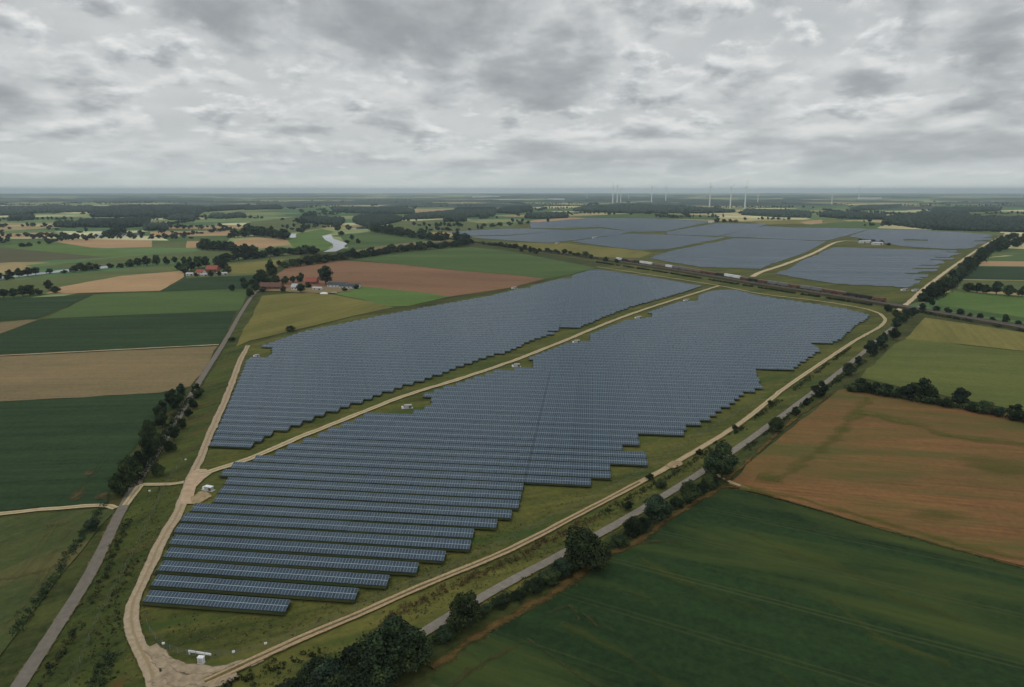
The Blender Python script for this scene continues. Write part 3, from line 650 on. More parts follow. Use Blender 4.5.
gm = MB()  # strips under and before each row: panel shade painted into the ground colour
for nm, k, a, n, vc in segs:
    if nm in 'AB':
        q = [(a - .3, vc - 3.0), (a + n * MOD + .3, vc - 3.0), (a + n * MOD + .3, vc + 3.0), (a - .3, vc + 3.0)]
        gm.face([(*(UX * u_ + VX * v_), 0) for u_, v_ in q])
o = gm.build('array_shade_paint', M['under'], None, (0, 0, .95)); LAYER[0] += .006; o.location.z = LAYER[0]; o['kind'] = 'structure'
# ------------------------------------------------------------------ trees
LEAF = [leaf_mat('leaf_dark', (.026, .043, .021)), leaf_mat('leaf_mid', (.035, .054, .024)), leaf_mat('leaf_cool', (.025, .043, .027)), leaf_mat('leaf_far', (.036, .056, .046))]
BARK = flat_mat('bark', (.09, .07, .05), .9, .2, 0, .4, 2)
def leaf_cloud(seed, blobs, n, size):
    """leaf-sized quads spread through overlapping clumps; numpy arrays (verts, faces)"""
    g = np.random.default_rng(seed); B = np.array(blobs, float)
    wts = B[:, 3] ** 2; idx = g.choice(len(B), n, p=wts / wts.sum())
    dv = g.normal(0, 1, (n, 3)); dv /= np.linalg.norm(dv, axis=1)[:, None]
    rad = g.uniform(.45, 1.0, n) ** .6
    c = B[idx, :3] + dv * (B[idx, 3] * rad)[:, None] * np.array((1, 1, .85))
    nrm = dv + g.normal(0, .55, (n, 3)); nrm /= np.linalg.norm(nrm, axis=1)[:, None]
    t = np.cross(nrm, g.normal(0, 1, (n, 3))); t /= np.linalg.norm(t, axis=1)[:, None] + 1e-9; b = np.cross(nrm, t)
    s = (size * g.uniform(.5, 1.25, n))[:, None]
    v = np.stack([c - t * s * .5, c + b * s * .35, c + t * s * .5, c - b * s * .35], 1).reshape(-1, 3)
    return v
def quad_mesh(name, v, mat):
    me = bpy.data.meshes.new(name); n = len(v) // 4
    me.vertices.add(len(v)); me.vertices.foreach_set('co', v.astype('f').ravel())
    me.loops.add(len(v)); me.loops.foreach_set('vertex_index', np.arange(len(v), dtype='i'))
    me.polygons.add(n); me.polygons.foreach_set('loop_start', np.arange(0, len(v), 4, dtype='i'))
    me.materials.append(mat); me.update(calc_edges=True); return me
def tree_proto(seed, n, size, shape):
    """unit tree: height 1, crown radius about .5 (scaled by the thing)"""
    g = random.Random(seed); bl = []
    lo, hi, rx = shape
    for i in range(15):
        a = g.uniform(0, 6.28); h = g.uniform(lo, hi); f = (h - lo) / (hi - lo); rr_ = rx * math.sqrt(max(.05, 1 - (2 * f - .85) ** 2)) * g.uniform(.45, .85)
        bl.append((math.cos(a) * rr_, math.sin(a) * rr_, h, g.uniform(.12, .22) * (1.15 - .35 * f)))
    bl += [(0, 0, (lo + hi) / 2, .3 * rx / .4), (0, 0, hi - .08, .15), (0, 0, lo + .1, .22)]
    v = leaf_cloud(seed, bl, n, size); v[:, 2] = np.clip(v[:, 2], .02, None)
    tb = MB(); tb.tube([(0, 0, -.01), (.01, 0, .18), (0, .01, .4), (.02, 0, .7)], [.035, .026, .02, .008], 7)
    for q in range(4):
        a = q * 1.6 + g.uniform(0, .8); tb.tube([(0, 0, .2 + .06 * q), (math.cos(a) * .15, math.sin(a) * .15, .38 + .05 * q), (math.cos(a) * .3, math.sin(a) * .3, .5 + .05 * q)], [.016, .011, .004], 5)
    return v, tb
PROTO = {'near': [], 'mid': [], 'far': []}
SH = [(.25, .95, .42), (.2, .9, .48), (.3, .97, .36), (.15, .88, .46)]
FARV = []
for lod, n, sz in (('near', 6500, .058), ('mid', 1900, .095), ('far', 520, .17)):
    for q in range(4):
        v, tb = tree_proto(100 + q, n, sz, SH[q])
        if lod == 'far': FARV.append(v)
        PROTO[lod].append((quad_mesh('crown', v, LEAF[q % 3]), tb.mesh('trunk', BARK)))
KIND = ['dark round broadleaf tree', 'broad dark bushy tree', 'tall narrow dark tree', 'low spreading green tree']
proto_root = {}
def tree(xy, w_, h, label, group, q=None, lod=None):
    q = random.randrange(4) if q is None else q
    TREES.append((h * w_ / (xy[0] ** 2 + xy[1] ** 2), xy, w_, h, label, group, q, random.uniform(0, 6.28)))
TREES = []
def build_trees():
    TREES.sort(key=lambda t_: -t_[0]); rest = []
    for i, (_, xy, w_, h, label, group, q, rz) in enumerate(TREES):
        d_ = math.hypot(*xy); lod = 'near' if d_ < 420 else 'mid' if d_ < 1000 else 'far'
        if i < 296:
            cr, tr = PROTO[lod][q]
            r = thing('broadleaf_tree', (xy[0], xy[1], 0), label, 'tree', group, rz, (w_ / .95, w_ / .95, h))
            obj('crown', cr, r); obj('trunk', tr, r)
        else:
            v = FARV[q] * np.array((w_ / .95, w_ / .95, h)); c, s_ = math.cos(rz), math.sin(rz)
            rest.append(np.stack([v[:, 0] * c - v[:, 1] * s_ + xy[0], v[:, 0] * s_ + v[:, 1] * c + xy[1], v[:, 2]], 1))
    tag(obj('distant_trees', quad_mesh('distant_trees', np.concatenate(rest), LEAF[0])), 'many small far trees along hedges and banks on the plain', 'trees', None, 'stuff')
TCOUNT = [0]
def tree_line(px, group, tmpl, hw=None):
    """px: list of (x, y of the foot, crown width in m, height in m)"""
    for i, (x, y, w_, h) in enumerate(px):
        tree(G(x, y), w_, h, tmpl % ordinal(i + 1) if len(px) > 1 else tmpl.replace('%s ', ''), group); TCOUNT[0] += 1
def along(px, step, w_, h, jit=1.5, seed=1, skip=0.0):
    """feet along a polyline of pixels, every step metres"""
    g = random.Random(seed); o = []; P = [np.array(G(*p)) for p in px]
    for i in range(len(P) - 1):
        L_ = np.linalg.norm(P[i + 1] - P[i]); k = max(1, int(L_ / step))
        for j in range(k):
            if g.random() < skip: continue
            p = P[i] + (P[i + 1] - P[i]) * (j + g.uniform(-.3, .3)) / k + np.array((g.gauss(0, jit), g.gauss(0, jit)))
            s = g.uniform(.65, 1.25); o.append((p, w_ * s, h * s * g.uniform(.85, 1.2)))
    return o
def tree_row(px, step, w_, h, group, tmpl, jit=1.5, seed=1, skip=0.0):
    for i, (p, a, b) in enumerate(along(px, step, w_, h, jit, seed, skip)):
        tree(p, a, b, tmpl % ordinal(i + 1), group); TCOUNT[0] += 1
# right roadside, from the bottom edge upwards
tree_line([(330,704,13,10),(352,692,15,13),(372,697,14,12),(392,673,17,15),(322,688,11,8),(412,668,13,10),(300,706,11,8),(345,712,13,11),(376,678,12,11),(336,694,12,9),(424,662,8,6),(310,690,8,6)], 'thicket at the bottom of the road', '%s tree of the dark thicket by the bottom edge of the photo')
tree_line([(466,628,11,11),(583,568,16,15),(632,536,8,8),(655,523,12,10.5),(690,501,9,9),(707,490,7,7),(722,479,17,15)], 'big trees along the right road', '%s big dark tree up the right road, counted from the bottom thicket')
tree_line([(775,432,8.5,8.5),(795,415,5,5),(806,405,4.5,4.5),(821,397,10,10),(838,382,5,5),(849,375,10,9),(858,366,7,7),(870,357,13,12),(880,349,11,10),(893,340,11,10)], 'roadside trees beside the brown field', '%s roadside tree passing the orange-brown field, counted away from the camera')
tree_line([(884,342,8,8),(896,330,12,11),(904,322,13,12),(896,318,9,8),(912,318,12,10),(922,312,10,9),(888,312,9,8),(931,306,8,8)], 'trees where road meets railway', '%s tree of the clump where the right road meets the railway')
tree_row([(926,302),(951,283),(972,266),(988,252),(1000,243),(1016,237)], 15, 15, 12, 'avenue along the far right road', '%s tree of the dense avenue running past the right far panels', 3, 3)
tree_row([(1000,252),(1010,246),(1040,240)], 30, 22, 15, 'grove on the far right edge', '%s tree in the grove at the right edge, beyond the avenue', 6, 4)
tree_line([(446,640,6,4),(486,614,5,3),(500,607,6,3.5),(520,598,5,3),(536,590,7,4.5),(550,583,8,5),(562,577,9,6),(604,556,6,4),(618,547,7,5),(642,532,8,6),(664,517,8,6),(676,509,6,5),(700,495,6,4.5),(712,485,6,5),(732,468,5,4)], 'bushes along the right road', '%s low bush on the field side of the right road, counted from the bottom')
tree_line([(662,488,5,4),(650,480,4,3),(628,510,5,3.5),(700,455,4,3),(735,430,4,3),(770,405,4,3),(720,448,3.5,2.5)], 'bushes between track and road', '%s small bush between the sandy track and the road, counted from the bottom')
# hedge between the brown and the olive field, far hedge
tree_line([(852,392,8,5),(862,392,12,8),(874,394,10,7),(885,396,11,8),(897,398,9,6),(908,400,12,9),(921,402,16,14),(931,404,11,9),(945,408,8,6),(959,408,13,11.5),(972,412,8,6),(984,414,11,8),(999,417,8,5.5),(1014,420,11,9),(1030,424,12,8)], 'hedge trees above the brown field', '%s tree from the road in the hedge above the orange-brown field')
tree_line([(968,292,16,12),(977,293,15,12),(986,294,14,11),(996,295,17,16),(1009,296,16,14),(1022,297,13,12)], 'trees between far right fields', '%s tree from the avenue in the row between the right-hand green fields')
tree_line([(936,312,10,6),(947,314,8,7),(960,316,11,7),(970,318,6,5),(980,319,7,6),(992,321,6,4),(1005,323,7,9),(1018,325,8,4)], 'bushes along the railway, right', '%s bush from the road along the railway at the right edge')
# left lane
tree_line([(121,495,9,10),(132,481,10.5,12),(141,471,8,9),(150,459,9.5,11),(158,448,7,8),(150,440,9,11),(163,428,8,9),(162,416,8,9),(173,408,10,11),(182,399,7,9)], 'trees left of the lane', '%s tree on the left side of the grey lane, counted from the junction')
tree_line([(158,476,6,6.5),(170,452,6,6),(174,441,7.5,7.5),(182,429,6,6),(189,418,5.5,5),(193,409,6,6),(197,398,8,9)], 'trees right of the lane', '%s tree on the right side of the grey lane, counted from the junction')
tree_line([(93,531,7,4.5)], 'shrubs by the lane', '%s low dark shrub on the lane verge below the junction')
tree_line([(232,341,8,3),(291,331,10,5)], 'bushes by the panels', '%s dark bush on the edge of the yellow field')
# left mid hedges
tree_line([(-6,299,14,11),(4,298,14,10),(14,298,14,11),(23,297,14,13),(30,296,15,14),(38,295,10,8),(49,291,12,13),(56,293,13,9)], 'clump on the left edge', '%s dark tree from the left edge, clump before the tan field')
tree_line([(10,277,16,10),(19,277,16,12),(28,276,17,12),(36,275,15,11),(50,273,11,7),(80,270,16,12),(89,270,17,12),(110,268,12,8),(121,268,13,8),(130,267,16,13),(138,266,16,14),(147,266,17,16),(157,265,15,18),(166,265,14,13),(175,264,12,12),(184,264,13,13)], 'trees along the river, left', '%s tree from the left edge along the pale river water')
tree_row([(-10,281.5),(8,280),(30,277.5)], 10, 15, 9, 'bushes on the near river bank, left', '%s bush from the left edge on the near river bank', 2, 21, .25)
tree_row([(62,273.5),(76,272),(96,270.5),(112,269)], 13, 14, 8, 'bushes on the near river bank, middle', '%s bush on the near bank, right of the pale river gaps', 2, 22, .3)
tree_line([(23,247,20,9),(30,247,14,10),(39,244,10,7),(50,244,17,12),(4,243,13,5)], 'lone trees on the far left pasture', '%s small dark tree from the left on the far pasture edge')
tree_row([(200,249.5),(228,251),(256,252.5)], 9, 25, 17, 'hedge behind the red-roofed farm', '%s tree from the left in the dark hedge beyond the red-roofed farm', 4, 11)
tree_row([(232,238),(260,236),(288,240)], 13, 34, 22, 'grove beside the tan strip', '%s tree from the left in the grove above the small tan field', 6, 12)
tree_row([(225,262),(258,258),(292,255),(320,253)], 9, 28, 18, 'trees on the near river bank', '%s tree from the red-roofed farm on the near river bank', 4, 13)
tree_row([(288,268),(344,260),(403,252),(455,247),(474,244)], 11, 20, 14, 'hedge north of the brown field', '%s tree from the left in the hedge above the brown ploughed field', 2, 14)
tree_row([(374,231.5),(400,236),(430,240),(472,243)], 15, 30, 20, 'line of trees meeting the railway', '%s tree from the river in the line reaching the railway', 5, 15)
tree_line([(341,236,20,14),(347,244,16,9),(352,241,14,15),(358,244,14,12),(338,231,24,22),(348,230,22,18)], 'trees round the river bend', '%s tree around the bright river bend')
tree_row([(484,244.5),(520,249),(560,254),(590,257.5)], 13, 14, 8, 'bushes along the railway, left', '%s bush from the left beside the railway, before the train', 3, 16)
tree_line([(522,252,10,10),(530,253,9,14),(591,259,9,9),(606,262,12,9),(616,263,11,7),(535,254,12,8)], 'bushes by the rear of the train', '%s bush beside the track just left of the train')
tree_row([(300,224),(312,214),(330,213)], 45, 34, 16, 'far meadow trees', '%s tree from the near end of the far meadow line', 8, 17)
tree_line([(484,227,26,12),(492,227,26,13),(500,226,26,14),(509,225.5,26,14),(520,224.5,24,12),(528,224,20,12),(548,222.5,16,15),(437,227,20,15),(441,226.5,18,15)], 'trees above the far panels, left', '%s tree from the left along the tan edge behind the far panels')
tree_line([(609,215,20,16),(614,215,18,14),(631,215,20,12),(646,214.5,20,13),(650,214.5,18,13),(717,223,26,20),(724,222.5,22,14),(730,222.5,22,13),(736,222.5,20,12),(745,220,16,12)], 'scattered trees behind the far panels', '%s tree from the left scattered behind the far panel sheets')

# hedge undergrowth, ditch weeds and rough verge as ground cover
def scrub(name, px, width, per_m, size, h, mat, label, off=0.0, seed=0, skip=.0, world=False):
    g = np.random.default_rng(seed); P = smooth_line(px if world else [G(*p) for p in px], 8); V = []
    for i in range(len(P) - 1):
        t = P[i + 1] - P[i]; L_ = np.linalg.norm(t)
        if L_ < 1e-6: continue
        t = t / L_; nn = np.array((-t[1], t[0]))
        if g.random() < skip: continue
        for q in range(max(1, int(2.3 * per_m * L_))):
            c = P[i] + t * g.uniform(0, L_) + nn * (off + g.normal(0, width / 2.4)); hh = h * g.uniform(.3, 1.1)
            V.append((c[0], c[1], hh * .45, hh * .6))
    V = np.array(V)
    m_ = 16; v = leaf_cloud(seed, V, len(V) * m_, size); v[:, 2] = np.clip(v[:, 2], .05, None)
    return tag(obj(name, quad_mesh(name, v, mat)), label, 'ground cover', None, 'stuff')
RUST = flat_mat('rusty_weeds', (.085, .055, .028), .9, .1, 0, .5, .5)
DRY = flat_mat('dry_grass', (.12, .10, .045), .9, .1, 0, .5, .5)
WEED = leaf_mat('weeds', (.034, .045, .020))
scrub('ditch_weeds', [(10,640),(50,584),(84,535),(104,505)], 2.2, 1.6, .5, 1.6, LEAF[0], 'dark weeds in the ditch left of the grey lane', 0, 1)
scrub('ditch_weeds', [(40,690),(70,640),(100,585),(128,520)], 1.8, 1.2, .45, 1.1, WEED, 'weedy ditch between the grey lane and grass strip', 0, 2, .15)
scrub('ditch_weeds', [(350,640),(420,602),(500,566),(560,535),(600,515)], 2.4, 1.3, .45, 1.5, RUST, 'rust-brown weeds between the sandy track and the road', 0, 3, .1)
scrub('ditch_weeds', [(600,515),(680,470),(760,415),(850,348)], 2.4, .9, .5, 1.4, WEED, 'green weeds along the ditch beside the right road', 0, 4, .15)
scrub('roadside_scrub', [(380,672),(440,640),(500,604),(545,582),(590,560)], 3.0, 1.7, .6, 2.6, LEAF[1], 'dark scrub on the field side of the right road', 0, 5)
scrub('roadside_scrub', [(600,552),(640,528),(690,500),(720,482)], 2.4, 1.2, .6, 2.0, LEAF[1], 'scrub under the big trees of the right road', 0, 6)
scrub('roadside_scrub', [(742,452),(800,408),(850,372),(890,344)], 2.0, .7, .6, 1.5, WEED, 'low scrub between the brown field and the road', 0, 7, .2)
scrub('roadside_scrub', [(126,490),(150,458),(170,420),(186,398)], 3.0, 1.3, .6, 2.2, LEAF[0], 'dark scrub beneath the trees left of the lane', -2, 8)
scrub('hedge_base', [(846,389),(900,399),(960,409),(1040,425)], 3.5, 1.1, .8, 3.4, LEAF[0], 'dark shrubs filling the hedge above the brown field', 0, 9)
scrub('trackside_scrub', [(600,262),(660,271),(719,280.5),(800,293),(884,306)], 3.2, 1.3, .9, 2.4, LEAF[0], 'dark scrub on the near side of the railway', -8.5, 10, .2)
scrub('trackside_scrub', [(440,238),(520,249.5),(600,260)], 5, .5, 1.2, 3.5, LEAF[0], 'dark scrub along the railway left of the train', 7, 11, .1)
scrub('trackside_scrub', [(890,306),(937,314),(1024,330),(1080,340)], 3.5, .8, .9, 2.6, LEAF[0], 'dark scrub lining the railway by the right edge', -8, 12, .1)
scrub('avenue_undergrowth', [(926,302),(951,283),(972,266),(1000,243)], 10, .7, 1.6, 4.0, LEAF[0], 'undergrowth under the avenue by the far right panels', 0, 13)
scrub('verge_tufts', [(120,680),(118,640),(124,600),(150,556)], 4, .8, .4, .8, WEED, 'rough tufts beside the curve of the sandy track', 3, 14)
scrub('verge_tufts', [(95,690),(104,670),(112,655)], 3, 2.2, .5, 1.6, LEAF[0], 'leafy bush patch left of the sandy yard', 0, 15)
scrub('verge_tufts', [(218,690),(250,678),(290,664),(330,650)], 4, 1.3, .5, 1.4, WEED, 'weeds between the sandy track and dark thicket', 0, 16)
scrub('field_edge_weeds', [(440,664),(480,640),(520,615),(580,580)], 1.8, 1.2, .4, .8, DRY, 'straw-coloured weeds along the dark crop edge', 0, 17, .1)
scrub('field_edge_weeds', [(732,487),(822,513),(900,536),(1024,570)], .9, .9, .4, .8, LEAF[1], 'thin dark weed line between brown field and dark crop', 0, 18, .2)

TUFT = leaf_mat('grass_tuft', (.085, .092, .038)); STRAW = flat_mat('straw_tuft', (.17, .145, .075), .9, .1, 0, .4, .5)
scrub('grass_tufts', [(150,480),(120,560),(90,630),(60,690)], 9, 2.2, .3, .34, TUFT, 'rough green grass tufts on the strip beside the lane', 4, 31)
scrub('grass_tufts', [(170,480),(140,560),(118,620),(112,690)], 5, 1.2, .3, .5, STRAW, 'straw-coloured tufts along the left edge of the sandy track', 5, 32)
scrub('grass_tufts', [(165,625),(240,632),(330,612),(420,575),(520,525)], 9, 1.8, .3, .32, TUFT, 'green grass tufts in front of the nearest panel rows', 0, 33)
scrub('grass_tufts', [(180,638),(260,638),(350,605),(450,560),(560,505),(640,465),(700,435)], 6, .9, .3, .45, STRAW, 'straw-coloured tufts between the front panels and the perimeter track', 0, 34)
scrub('grass_tufts', [(240,690),(330,648),(420,606),(520,560),(600,518),(700,462)], 4, 1.6, .3, .4, TUFT, 'green tufts between the perimeter track and the road', -2, 35)
# far woods
def wood(name, px, label, tree_w=10, h=17, dens=1.0, seed=0):
    P = [np.array(G(*p)) for p in px]; xs = [p[0] for p in P]; ys = [p[1] for p in P]
    area = abs(sum(P[i][0] * P[(i + 1) % len(P)][1] - P[(i + 1) % len(P)][0] * P[i][1] for i in range(len(P)))) / 2
    g = np.random.default_rng(seed); n = int(min(3600, area / (tree_w * tree_w * .55)) * dens); n = max(n, 12)
    poly = [(p[0], p[1]) for p in P]; bl = []
    while len(bl) < n:
        y = g.uniform(min(ys), max(ys)); iv = intervals(poly, y)
        if not iv: continue
        a, b = iv[g.integers(len(iv))]
        if g.random() > (b - a) / (max(xs) - min(xs) + 1): continue
        x = g.uniform(a, b); bl.append((x, y))
    sc = max(1.0, math.sqrt(area / (n * tree_w * tree_w * .55)))
    bl = np.array(bl); hh = h * g.uniform(.5, 1.25, len(bl)); r = tree_w * .62 * sc * g.uniform(.7, 1.2, len(bl))
    t = (1 + 5 ** .5) / 2
    ic = np.array([(-1, t, 0), (1, t, 0), (-1, -t, 0), (1, -t, 0), (0, -1, t), (0, 1, t), (0, -1, -t), (0, 1, -t), (t, 0, -1), (t, 0, 1), (-t, 0, -1), (-t, 0, 1)]) / math.hypot(1, t)
    fc = np.array([(0, 11, 5), (0, 5, 1), (0, 1, 7), (0, 7, 10), (0, 10, 11), (1, 5, 9), (5, 11, 4), (11, 10, 2), (10, 7, 6), (7, 1, 8), (3, 9, 4), (3, 4, 2), (3, 2, 6), (3, 6, 8), (3, 8, 9), (4, 9, 5), (2, 4, 11), (6, 2, 10), (8, 6, 7), (9, 8, 1)])
    v = ic[None] * (1 + g.normal(0, .16, (len(bl), 12, 1)))
    v = v * np.stack([r, r, hh * .55], 1)[:, None] + np.stack([bl[:, 0], bl[:, 1], hh * .5], 1)[:, None]
    v[:, :, 2] = np.clip(v[:, :, 2], .05, None)
    f = (fc[None] + (np.arange(len(bl)) * 12)[:, None, None]).reshape(-1, 3); v = v.reshape(-1, 3)
    me = bpy.data.meshes.new(name); me.vertices.add(len(v)); me.vertices.foreach_set('co', v.astype('f').ravel())
    me.loops.add(f.size); me.loops.foreach_set('vertex_index', f.astype('i').ravel()); me.polygons.add(len(f)); me.polygons.foreach_set('loop_start', np.arange(0, f.size, 3, dtype='i'))
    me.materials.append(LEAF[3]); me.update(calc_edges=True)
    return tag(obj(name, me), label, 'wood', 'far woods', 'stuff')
WOODS = [
 ([(92,217.5),(96,210),(130,206.5),(180,207),(205,209),(200,214),(195,217)], 'large dark wood on the left horizon plain'),
 ([(-40,214),(0,208.5),(60,207.5),(95,208),(92,212),(40,213),(0,216)], 'flat dark wood at the far left edge'),
 ([(75,227),(80,223.5),(148,221.5),(150,226.5),(120,228)], 'low dark copse left of centre far pasture'),
 ([(144,231),(146,228),(166,227.5),(167,230)], 'small copse right of the far copse'),
 ([(8,221),(15,218.5),(34,217.5),(34,220)], 'small copse near the left edge under the woods'),
 ([(54,227),(60,225.5),(74,225),(74,228)], 'tiny copse left of the low dark copse'),
 ([(333,212),(336,209),(405,209.5),(414,212),(413,214.6),(360,213.5)], 'long dark wood above the river meadows'),
 ([(300,222),(318,220),(345,222),(340,226),(315,224)], 'wood strip left of the river bend'),
 ([(353,222),(360,218),(395,218),(402,221),(372,228),(358,225)], 'dark wood behind the river bend'),
 ([(398,220),(420,216),(455,212.5),(495,212),(494,216.5),(455,218),(430,219)], 'dark wood behind the middle pastures'),
 ([(444,222),(447,218),(465,217.5),(466,221.5)], 'square plantation in the middle pastures'),
 ([(452,213),(458,210),(495,209.5),(493,213)], 'wood block left of the middle horizon'),
 ([(495,213),(505,209),(530,207.5),(533,211),(515,214)], 'wood on the tan rise at middle distance'),
 ([(525,218.5),(530,216.5),(565,215.5),(568,218),(540,219)], 'thin dark wood left of the turbines'),
 ([(572,211.5),(590,207),(640,206),(700,209),(735,212.5),(700,213.5),(630,213.5)], 'long dark wood below the wind turbines'),
 ([(742,215),(746,211.5),(810,214),(810,218),(780,217.5)], 'dark wood right of the tall wind turbine'),
 ([(820,217),(824,214.5),(884,216.5),(886,219.5),(850,219)], 'thin tree belt right of the turbines'),
 ([(884,224),(888,219),(930,214),(960,214.5),(975,219.5),(1040,220),(1060,224),(1050,233),(1000,232),(930,230)], 'broad dark forest behind the right far panels'),
 ([(850,211),(860,207.5),(900,206.5),(900,209)], 'wood patch above the pale right fields'),
 ([(930,213),(935,209.5),(990,209),(1000,211),(960,213)], 'wood patch above the broad right forest'),
 ([(225,219),(230,217),(240,215.5),(246,217)], 'small copse above the tan strips'),
 ([(208,218),(214,216.5),(226,217),(222,219)], 'small copse beside the large left wood'),
 ([(245,210),(252,207.5),(280,206.5),(282,209)], 'hazy wood in the left middle distance'),
 ([(204,212),(208,209.5),(250,206),(252,209)], 'hazy belt of trees right of the large left wood'),
 ([(168,220),(174,218.5),(194,218),(195,220.5)], 'thin copse below the large left wood'),
]
for i, (p, lb) in enumerate(WOODS): wood('far_wood', p, lb, seed=40 + i)
def hedgerows():
    """field hedges, tree lines and single trees across the far plain, outside the solar blocks"""
    g = np.random.default_rng(5); keep = [BLK_A, BLK_B, F1, F2, F3, F4, F5, F6, F7, F8, F9]; keep = [[G(*p) for p in k] for k in keep + [[(440,239),(470,232),(528,222),(590,217.5),(645,217.5),(770,222),(850,225.5),(930,230),(1010,233),(984,254),(930,300),(900,308),(680,264),(560,249)], [(315,256),(318,232),(350,226),(372,228),(352,256)]]]
    def clear(x, y):
        for k in keep:
            for a, b in intervals(k, y):
                if a - 15 < x < b + 15: return False
        return True
    C = []
    for q in range(330):
        dd = 1900 * (9000 / 1900) ** g.random(); az = R(g.uniform(-40, 40)); x, y = dd * math.sin(az), dd * math.cos(az)
        a = R(g.choice((4, -6, 8, 84, 97)) + g.normal(0, 7)); n = int(g.choice((1, 2, 3, 8, 16, 26))); st = 13 + dd / 700
        for i in range(n):
            if g.random() < .12: continue
            px, py = x + math.cos(a) * st * i + g.normal(0, 3), y + math.sin(a) * st * i + g.normal(0, 3)
            if py > 1350 and clear(px, py): C.append((px, py, 5.5 * g.uniform(.7, 1.4) * (1 + dd / 9000), 11 * g.uniform(.5, 1.5)))
    C = np.array(C); v = []
    for p, q in enumerate(C):
        u = FARV[p % 4].reshape(-1, 4, 3)[::4].reshape(-1, 3); mid_ = u.reshape(-1, 4, 3).mean(1, keepdims=True)
        u = ((u.reshape(-1, 4, 3) - mid_) * 2.0 + mid_).reshape(-1, 3)
        v.append(u * np.array((q[2] * 2, q[2] * 2, q[3])) + np.array((q[0], q[1], 0)))
    v = np.concatenate(v); v[:, 2] = np.clip(v[:, 2], .05, None)
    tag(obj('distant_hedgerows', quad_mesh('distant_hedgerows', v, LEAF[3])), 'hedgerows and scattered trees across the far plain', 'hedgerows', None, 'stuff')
hedgerows()
# distant woodland up to the horizon: bumpy canopies of many wood blocks
def distant_woodland():
    V = []; Fc = []; b = 0; g = np.random.default_rng(99)
    for q in range(140):
        dd = 5000 * (31000 / 5000) ** g.random() ** .8; az = R(g.uniform(-45, 45)); cx_, cy_ = dd * math.sin(az), dd * math.cos(az)
        L_ = g.uniform(250, 1000) * (1 + dd / 9000); D_ = g.uniform(90, 300) * (1 + dd / 11000); rz = R(g.normal(5, 14))
        nx, ny = max(5, int(L_ / (28 * (1 + dd / 6000)))), max(3, int(D_ / (60 * (1 + dd / 6000)))); nx, ny = min(nx, 40), min(ny, 14)
        X, Y = np.meshgrid(np.linspace(-.5, .5, nx), np.linspace(-.5, .5, ny))
        edge = np.clip(1 - (np.abs(X) * 2) ** 6 * g.random(X.shape) - (np.abs(Y) * 2) ** 6 * g.random(X.shape) * .6, 0, 1)
        Z = g.uniform(13, 21) * edge * g.uniform(.7, 1.1, X.shape)
        Z[0] = 0; Z[-1] = 0; Z[:, 0] = 0; Z[:, -1] = 0
        Xw = X * L_ * (1 + .25 * np.sin(Y * 7 + q)) ; Yw = Y * D_ + .12 * D_ * np.sin(X * 9 + q)
        Yw[1] = Yw[0] + 4; Yw[-2] = Yw[-1] - 4
        c, s = math.cos(rz), math.sin(rz)
        V.append(np.stack([cx_ + Xw * c - Yw * s, cy_ + Xw * s + Yw * c, Z], -1).reshape(-1, 3))
        I = np.arange(nx * ny).reshape(ny, nx) + b
        Fc.append(np.stack([I[:-1, :-1], I[:-1, 1:], I[1:, 1:], I[1:, :-1]], -1).reshape(-1, 4)); b += nx * ny
    v = np.concatenate(V); f = np.concatenate(Fc)
    me = bpy.data.meshes.new('distant_woodland'); me.vertices.add(len(v)); me.vertices.foreach_set('co', v.astype('f').ravel())
    me.loops.add(f.size); me.loops.foreach_set('vertex_index', f.astype('i').ravel()); me.polygons.add(len(f)); me.polygons.foreach_set('loop_start', np.arange(0, f.size, 4, dtype='i'))
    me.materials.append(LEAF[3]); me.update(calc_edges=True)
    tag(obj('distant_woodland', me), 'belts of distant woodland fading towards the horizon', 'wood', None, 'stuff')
distant_woodland()

